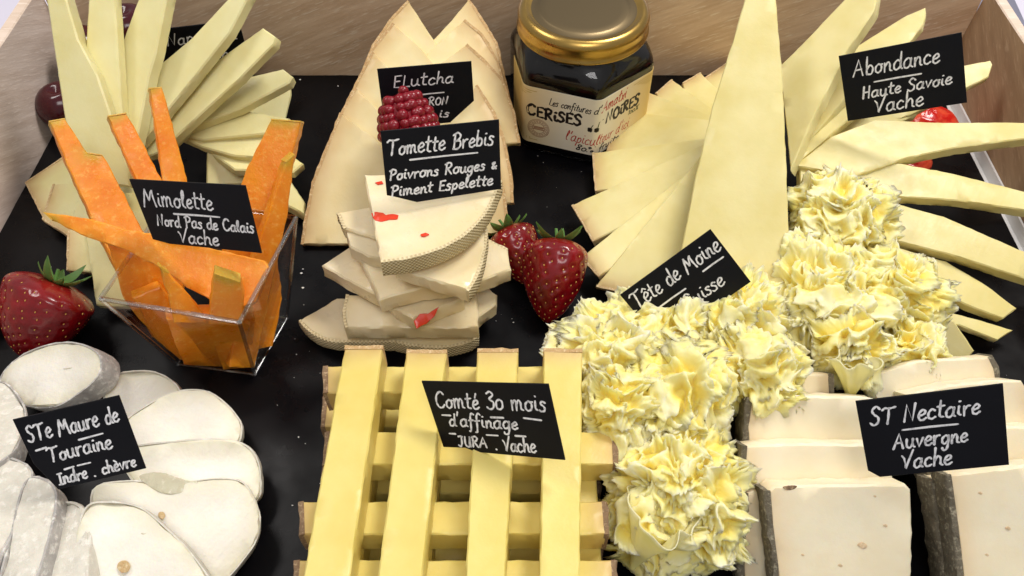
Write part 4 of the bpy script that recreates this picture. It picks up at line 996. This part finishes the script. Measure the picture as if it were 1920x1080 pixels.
patch('dark_mark', [(1468, 913), (1482, 910), (1494, 911), (1488, 917), (1474, 919)], nfl, 'brown_rind', .04, .03)
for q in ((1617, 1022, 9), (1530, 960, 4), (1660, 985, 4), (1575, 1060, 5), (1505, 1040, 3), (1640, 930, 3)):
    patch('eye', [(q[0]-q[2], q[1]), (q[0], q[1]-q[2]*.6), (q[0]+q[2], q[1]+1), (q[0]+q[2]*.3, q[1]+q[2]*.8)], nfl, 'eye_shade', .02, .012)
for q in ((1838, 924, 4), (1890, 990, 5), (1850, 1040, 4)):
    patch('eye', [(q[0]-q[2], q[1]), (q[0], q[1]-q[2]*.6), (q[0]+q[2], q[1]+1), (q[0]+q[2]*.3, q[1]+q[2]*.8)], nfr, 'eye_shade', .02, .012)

rnd = random.Random(12)
for d_, cs in ((dfr, ((300, 1045), (200, 990), (265, 1000))), (dlg, ((392, 972), (430, 1010), (420, 930), (350, 950))), (dov, ((130, 690), (60, 700)))):
    for (qx, qy) in cs:
        a = rnd.uniform(-.5, .5); l = rnd.uniform(7, 14); P_ = []
        for k_ in range(5): P_.append((qx-l+2*l*k_/4, qy+a*(k_-2)*3+rnd.uniform(-1.5, 1.5)))
        patch('crack', P_+[(x_1, y_1+rnd.uniform(1.2, 2.6)) for x_1, y_1 in reversed(P_[1:-1])], d_, 'wet_rind', .02, .02, False)
# ---------------------------------------------------------------- clear cup with orange sticks
zr = 5.3
rim = [PZ(188, 560, zr), PZ(449, 604, zr), PZ(555, 408, zr)]; rim.append(rim[0]+rim[2]-rim[1])
ft = [PZ(334, 683, .03), PZ(478, 702, .03), PZ(538, 597, .03)]; ft.append(ft[0]+ft[2]-ft[1])
cc = sum(ft, Vector())/4; cc.z = 0
cup = thing('plastic_cup', 'square clear plastic cup with tapering walls holding the orange sticks', 'cup', cc)
rc = sum(rim, Vector())/4; fc = sum(ft, Vector())/4
th_ = .14
def inn(p, c, d): return p+(c-p).normalized()*d
for i in range(4):
    j = (i+1) % 4; a, b, c_, d = rim[i], rim[j], ft[j], ft[i]
    ai, bi, ci, di = inn(a, rc, th_), inn(b, rc, th_), inn(c_, fc, th_), inn(d, fc, th_)
    mesh('wall', [a, b, c_, d, ai, bi, ci, di], [(0, 1, 2, 3), (7, 6, 5, 4), (0, 4, 5, 1), (3, 2, 6, 7)], 'clear_plastic', cc, cup, smooth=False)
def rod(name, a, b, r_, mat, parent, base):
    z = (b-a).normalized(); x = z.orthogonal().normalized(); y = z.cross(x); vs = []; fs = []; m = 6
    for p in (a, b):
        for j in range(m): an = 2*math.pi*j/m; vs.append(p+(x*math.cos(an)+y*math.sin(an))*r_)
    for j in range(m): j2 = (j+1) % m; fs.append((j, j2, m+j2, m+j))
    fs += [tuple(range(m)), tuple(m+j for j in reversed(range(m)))]
    return mesh(name, vs, fs, mat, base, parent)
for i in range(4):
    j = (i+1) % 4; rod('rim_edge', rim[i], rim[j], .1, 'clear_edge', cup, cc); rod('corner_edge', rim[i], ft[i], .085, 'clear_edge', cup, cc); rod('foot_edge', ft[i], ft[j], .06, 'clear_edge', cup, cc)
f4 = [p+Vector((0, 0, .12)) for p in ft]; f5 = [p+Vector((0, 0, .2)) for p in ft]
mesh('floor', f4+f5, [(3, 2, 1, 0), (4, 5, 6, 7)], 'clear_plastic', cc, cup, smooth=False)
gM = 'orange sticks standing in the clear cup'
def O(label, poly, pl, th=.55, top=None):
    a = slab('cheese_stick', label, 'cheese stick', gM, poly, pl, th, 'orange_paste', rinds=top, rmat='orange_rind', rt=.035, rag=.045, wob=.02, efall=.55, lip=.02)
    return a
O('orange stick standing highest in the middle, narrow, behind the tag', [(282, 175), (280, 166), (303, 164), (318, 210), (352, 344), (370, 440), (340, 560), (322, 440), (306, 340)], ('ax', (345, 560, 1.6), (292, 166, 7.8), 8), .5, {1})
O('orange stick leaning left of the narrowest one, with a dull rind end', [(202, 218), (237, 212), (262, 258), (306, 342), (350, 470), (340, 600), (290, 420), (246, 318)], ('ax', (340, 600, 1.4), (220, 214, 7.4), 8), .6, {0})
O('stepped broad orange stick leaning far left over the cup rim', [(92, 228), (122, 222), (164, 287), (192, 291), (215, 330), (272, 440), (310, 560), (330, 640), (290, 630), (250, 560), (190, 450), (140, 340)], ('ax', (310, 640, 1.2), (108, 226, 7.9), 8), .7, {0, 2})
O('broad orange stick leaning right, brownish on its face, behind the tag edge', [(508, 224), (563, 228), (548, 290), (500, 470), (460, 640), (400, 650), (420, 420), (470, 300)], ('ax', (430, 640, 1.2), (540, 226, 7.8), -14), .7, {0})
O('orange stick farthest right, pressed against the cup corner', [(536, 305), (553, 290), (540, 400), (505, 560), (478, 690), (430, 690), (450, 560), (480, 470)], ('ax', (455, 690, .7), (550, 292, 7.4), 20), .6, {0})
O('dull orange piece low inside the cup behind its front wall', [(312, 600), (440, 590), (470, 610), (452, 690), (345, 685)], ('ax', (400, 690, .05), (390, 600, 3.9), 0), .6)
O('orange piece low inside the cup at its right wall', [(450, 560), (520, 480), (530, 560), (512, 650), (462, 660)], ('ax', (490, 660, .5), (505, 510, 3.4), 20), .5)
O('orange stick end inside the cup at its left wall, below the lying stick', [(200, 450), (300, 470), (318, 520), (345, 640), (318, 652), (262, 600), (232, 560)], ('ax', (300, 640, 1.3), (250, 460, 5.4), 0), .6)
O('broad orange piece filling the left of the cup behind its front wall', [(250, 560), (300, 540), (350, 600), (362, 672), (338, 676), (290, 634)], ('ax', (340, 676, .25), (290, 550, 3.9), 0), .6)
O('brownish orange piece filling the right of the cup behind its front wall', [(400, 560), (460, 540), (478, 600), (470, 690), (420, 694), (396, 640)], ('ax', (440, 692, .1), (430, 560, 4.4), 0), .6)
O('pointed orange piece with a greenish edge in front of the lying stick', [(300, 500), (316, 512), (350, 548), (384, 592), (388, 606), (328, 606), (318, 560)], ('ax', (362, 600, 4.6), (305, 500, 7.0), 0), .4, {7, 0})
O('long orange stick lying across the cup with its tip over the left rim', [(82, 398), (160, 408), (235, 430), (300, 440), (380, 462), (495, 488), (505, 500), (478, 566), (440, 584), (395, 562), (350, 538), (306, 506), (240, 470), (150, 440), (98, 412)], ('ax', (470, 540, 5.0), (85, 400, 7.2), 0), .6, {14})
O('short orange piece with a yellow rind cap standing at the front of the cup', [(398, 532), (402, 514), (450, 530), (458, 560), (455, 612), (392, 608), (393, 570)], ('ax', (422, 600, 4.5), (425, 516, 6.7), 0), .5, {1})
cherry('dark cherry at the bottom of the clear cup between the orange pieces', PZ(384, 590, 2.6), .45, 9)
# ---------------------------------------------------------------- curled shavings
gR = 'frilly curled shavings of pale yellow cheese'
_b = bmesh.new(); bmesh.ops.create_icosphere(_b, subdivisions=6, radius=1)
ICO_V = [v.co.copy() for v in _b.verts]; ICO_F = [tuple(v.index for v in f.verts) for f in _b.faces]; _b.free()
def rosette(label, px, py, z0, rad, H, axis, turns, seed, a0=0, lam=1.0, subs=0):
    """a shaved curl: one crumpled body whose folds are thin meandering ridges with frayed crests"""
    axis = axis.normalized(); x, y, z = frame(axis); rad *= 1.15
    c = PZ(px, py, z0+H*.5)-z*(H*.22); base = Vector((c.x, c.y, max(0, c.z-H*.4)))
    NZ = noise.noise; so = Vector((seed*3.1, seed*1.7, seed*.9)); idx = {}; vs = []; at = []
    f1 = 1.0/lam
    for i, d in enumerate(ICO_V):
        if d.z < -.62: continue
        lump = 1+.26*NZ(d*1.4+so)+.12*NZ(d*3+so)
        R0 = rad*lump; p0 = Vector((d.x*R0, d.y*R0, d.z*R0*(H/rad*.62)))
        q = p0*f1+so; wq = Vector((NZ(q*.9+Vector((5, 0, 0))), NZ(q*.9+Vector((0, 5, 0))), NZ(q*.9+Vector((0, 0, 5)))))
        q2 = q+wq*.75
        a = abs(NZ(q2*.95)); b = abs(NZ(q2*1.9+Vector((11, 3, 7)))); e = abs(NZ(q2*3.4+Vector((1, 13, 7))))
        r1 = max(0, 1-a/.26)**1.1; r2 = max(0, 1-b/.24)**1.1*.8; r3 = max(0, 1-e/.26)**1.1*.4
        h = max(r1, r2)+r3*.55*(.4+.6*max(r1, r2)); h = .92*math.tanh(h*1.15)
        fr = NZ(p0*7+so); fr2 = NZ(p0*17+so)
        top = max(0, h-.45)
        h += top*(.28*fr+.36*fr2)
        dirv = d*1.0
        t1 = Vector((NZ(q*1.1+Vector((21, 0, 0))), NZ(q*1.1+Vector((0, 21, 0))), NZ(q*1.1+Vector((0, 0, 21)))))
        t2 = Vector((NZ(p0*5+Vector((3, 0, 0))), NZ(p0*5+Vector((0, 3, 0))), NZ(p0*5+Vector((0, 0, 3)))))
        dep = .66*lam**.5
        p = p0*(1-.16)+dirv*(h*dep-.35)+(t1*.95*h*h+t2*.14*top)*lam
        idx[i] = len(vs); vs.append(c+x*p.x+y*p.y+z*p.z)
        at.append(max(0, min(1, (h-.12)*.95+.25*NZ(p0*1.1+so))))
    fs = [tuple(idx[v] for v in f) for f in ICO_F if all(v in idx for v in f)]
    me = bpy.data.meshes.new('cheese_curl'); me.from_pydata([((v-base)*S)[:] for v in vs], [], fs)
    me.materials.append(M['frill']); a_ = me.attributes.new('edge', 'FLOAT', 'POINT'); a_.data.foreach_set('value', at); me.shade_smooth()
    o = bpy.data.objects.new('cheese_curl', me); col.objects.link(o); o.location = base*S
    return tag(o, label, 'cheese curl', gR)
V3 = lambda *a: Vector(a)
def curl_cone(o, apex, top, rad, seed):
    """the smooth foot of a curl, added to its own mesh"""
    me = o.data; bm = bmesh.new(); bm.from_mesh(me); lay = bm.verts.layers.float['edge']; x, y, z = frame(top-apex); b = o.location/S
    NU, NV = 60, 12; grid = []
    for side in (0, 1):
        for i in range(NV+1):
            t = i/NV; row = []
            for j in range(NU):
                a = 2*math.pi*j/NU; r_ = (.1+rad*t**1.25)*(1+.22*t*math.sin(3*a+seed)+.1*t*math.sin(7*a+seed*2))-side*.05
                p = apex.lerp(top, t)+(x*math.cos(a)+y*math.sin(a))*r_+z*(.12*t*math.sin(5*a))
                v = bm.verts.new((p-b)*S); v[lay] = .25+.3*t; row.append(v)
            grid.append(row)
    for i in list(range(NV))+list(range(NV+1, 2*NV+1)):
        for j in range(NU):
            f = bm.faces.new((grid[i][j], grid[i][(j+1) % NU], grid[i+1][(j+1) % NU], grid[i+1][j])); f.smooth = True
    for j in range(NU): bm.faces.new((grid[NV][j], grid[NV][(j+1) % NU], grid[2*NV+1][(j+1) % NU], grid[2*NV+1][j]))
    bm.to_mesh(me); bm.free()
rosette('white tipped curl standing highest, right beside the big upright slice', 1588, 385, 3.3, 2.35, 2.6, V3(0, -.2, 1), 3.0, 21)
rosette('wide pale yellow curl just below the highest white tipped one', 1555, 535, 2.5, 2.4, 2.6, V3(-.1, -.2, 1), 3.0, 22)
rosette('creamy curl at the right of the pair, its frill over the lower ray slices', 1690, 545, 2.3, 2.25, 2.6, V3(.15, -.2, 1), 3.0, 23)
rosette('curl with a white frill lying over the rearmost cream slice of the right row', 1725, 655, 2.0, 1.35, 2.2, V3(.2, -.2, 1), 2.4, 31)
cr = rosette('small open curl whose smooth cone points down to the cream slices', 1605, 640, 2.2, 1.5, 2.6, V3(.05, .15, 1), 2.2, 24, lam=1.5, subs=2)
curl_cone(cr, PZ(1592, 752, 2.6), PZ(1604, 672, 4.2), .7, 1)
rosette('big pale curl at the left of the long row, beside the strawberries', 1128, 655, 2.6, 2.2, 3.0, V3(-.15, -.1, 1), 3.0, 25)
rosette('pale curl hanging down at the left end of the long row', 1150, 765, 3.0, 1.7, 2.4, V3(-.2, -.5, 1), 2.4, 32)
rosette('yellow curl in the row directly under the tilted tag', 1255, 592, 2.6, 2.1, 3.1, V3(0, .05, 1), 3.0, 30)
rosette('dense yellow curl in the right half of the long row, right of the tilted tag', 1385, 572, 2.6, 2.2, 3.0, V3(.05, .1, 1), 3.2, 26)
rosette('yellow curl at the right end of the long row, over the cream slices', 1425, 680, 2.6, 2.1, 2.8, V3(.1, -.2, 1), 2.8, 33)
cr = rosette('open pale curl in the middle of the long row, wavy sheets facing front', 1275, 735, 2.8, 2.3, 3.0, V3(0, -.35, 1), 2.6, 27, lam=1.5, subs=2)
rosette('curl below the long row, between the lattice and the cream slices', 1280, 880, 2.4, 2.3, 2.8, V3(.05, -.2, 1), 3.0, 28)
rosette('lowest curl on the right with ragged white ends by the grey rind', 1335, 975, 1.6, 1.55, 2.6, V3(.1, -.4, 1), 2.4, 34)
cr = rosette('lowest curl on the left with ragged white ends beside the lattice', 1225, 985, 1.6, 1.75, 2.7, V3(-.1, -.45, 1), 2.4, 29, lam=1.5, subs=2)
curl_cone(cr, PZ(1185, 1065, 2.0), PZ(1240, 965, 4.2), 1.1, 2)

# ---------------------------------------------------------------- tags
U = lambda a, b, v, dv=0: [[(a, v), ((a+b)/2, v+dv/2-.004), (b, v+dv)]]
SQ = [(0, 0), (1, 0), (1, 1), (0, 1)]
price_tag('black tag in the back left corner, half hidden by tall pale slices', [(298, 62), (440, 34), (480, 130), (312, 140)], 3.9, 40,
          [('Nap', .09, .42, .36, .27), U(.74, .92, .37), ('oléon', .42, .8, .36, .27), ('nina', .52, .9, .74, .2)], notch=[(0, 0), (1, 0), (1, 1), (.1, 1), (0, .8)])
price_tag('black tag planted in the triangular slices, raspberry in front of it', [(708, 130), (884, 117), (892, 226), (722, 243)], 5.0, 45,
          [('ELutcha', .14, .8, .33, .22, 0), U(.38, .68, .48, -.01), ('RON', .5, .72, .68, .15), ('is', .6, .72, .9, .15)], notch=[(0, 0), (1, 0), (1, .66), (.72, 1), (0, 1)])
price_tag('black tag standing on the topmost wedge of the middle stack', [(718, 250), (935, 223), (944, 358), (726, 378)], 8.1, 60,
          [('Tomette Brebis', .03, .95, .35, .24, .0), U(.22, .8, .43, 0), ('Poivrons Rouges &', .03, .97, .7, .17), ('Piment Espelette', .03, .93, .93, .17)], notch=[(0, 0), (1, 0), (1, 1), (.25, 1.05), (.06, .93), (0, .9)], wd=.072)
price_tag('black tag over the rays of the large fan, top right', [(1570, 108), (1798, 62), (1811, 195), (1585, 228)], 7.6, 55,
          [('Abondance', .1, .82, .36, .27), U(.27, .66, .47), ('Haute Savoie', .15, .9, .7, .2), ('Vache', .24, .66, .95, .26)], wd=.072)
price_tag('black slanted tag on the orange sticks in the clear cup', [(243, 336), (452, 350), (491, 475), (272, 458)], 8.0, 60,
          [('Mimolette', .07, .69, .4, .28), U(.32, .72, .49), ('Nord Pas de Calais', .14, .99, .7, .19), ('Vache', .3, .66, .95, .24)], notch=[(0, 0), (1, 0), (1, 1), (.2, .98), (.05, .93)], wd=.072)
price_tag('black tilted tag behind the long row of curls, below the big upright slice', [(1166, 552), (1328, 435), (1411, 527), (1236, 650)], 5.3, 45,
          [('Tête de Moine', .03, .98, .34, .27), U(.22, .5, .5), U(.72, .94, .44), ('Suisse', .4, .82, .8, .24)])
price_tag('black slanted tag lying on the yellow lattice', [(787, 716), (1022, 722), (1056, 864), (822, 848)], 6.6, 55,
          [('Comté 30 mois', .07, .95, .36, .25), [[(.1, .46), (.17, .46)], [(.5, .46), (.6, .46)], [(.76, .45), (.89, .47)]], ("d'affinage", .14, .7, .62, .2), [[(.12, .72), (.17, .72)], [(.43, .71), (.52, .71)], [(.66, .7), (.74, .7)]], ('JURA', .17, .42, .9, .16), ('. Vache', .47, .8, .93, .22)],
          notch=[(0, 0), (1, 0), (1, 1), (.3, .97), (.22, .92), (.03, .93)])
price_tag('black tag across the cream slices, lower right', [(1603, 753), (1876, 723), (1891, 872), (1620, 900)], 6.3, 55,
          [('ST Nectaire', .08, .84, .33, .24), U(.3, .68, .42), ('Auvergne', .22, .74, .66, .22), ('Vache', .26, .62, .93, .24)], notch=[(0, 0), (1, 0), (1, 1), (.1, 1), (.02, .9)], wd=.072)
price_tag('black tag in the middle of the white goat cheese ring', [(23, 789), (226, 742), (273, 880), (85, 925)], 5.3, 55,
          [('STe Maure de', .06, .93, .33, .24), [[(.09, .44), (.19, .43)], [(.5, .43), (.73, .42)]], ('Touraine', .16, .78, .64, .22), [[(.27, .76), (.36, .75)], [(.4, .75), (.52, .75)]], ('Indre . chèvre', .17, .93, .95, .18)], notch=[(0, 0), (1, 0), (1, 1), (.14, 1), (.02, .6)])

# ---------------------------------------------------------------- crumbs on the slate
vs = []; fs = []; rnd = random.Random(2)
sp_ = [(563, 150), (634, 162), (565, 513), (568, 540), (568, 505), (548, 948), (560, 820), (963, 605), (940, 590), (1090, 322), (930, 602), (960, 598), (1878, 560), (600, 700), (520, 760), (1150, 660)]
sp_ += [(rnd.uniform(500, 620), rnd.uniform(480, 1060)) for _ in range(12)]+[(rnd.uniform(980, 1100), rnd.uniform(290, 400)) for _ in range(4)]+[(rnd.uniform(1780, 1900), rnd.uniform(640, 720)) for _ in range(3)]+[(rnd.uniform(20, 120), rnd.uniform(430, 520)) for _ in range(3)]
for i, (px, py) in enumerate(sp_):
    p = PZ(px, py, .02); r_ = rnd.uniform(.035, .07) if i < 8 else rnd.uniform(.012, .028); a = len(vs)
    vs += [p+Vector((rnd.uniform(.6, 1.4)*r_*q[0], rnd.uniform(.6, 1.2)*r_*q[1], r_*.5*(1+q[2])+.0)) for q in ((1, 0, 0), (-1, .2, 0), (0, 1, 0), (.1, -1, 0), (0, 0, .9), (0, 0, -.9))]
    fs += [(a, a+2, a+4), (a+2, a+1, a+4), (a+1, a+3, a+4), (a+3, a, a+4), (a+2, a, a+5), (a+1, a+2, a+5), (a+3, a+1, a+5), (a, a+3, a+5)]
o = mesh('crumbs', vs, fs, 'goat_paste', PZ(560, 700, 0), None, smooth=False); tag(o, 'tiny pale cheese crumbs scattered over the black slate', 'crumbs', kind='stuff')
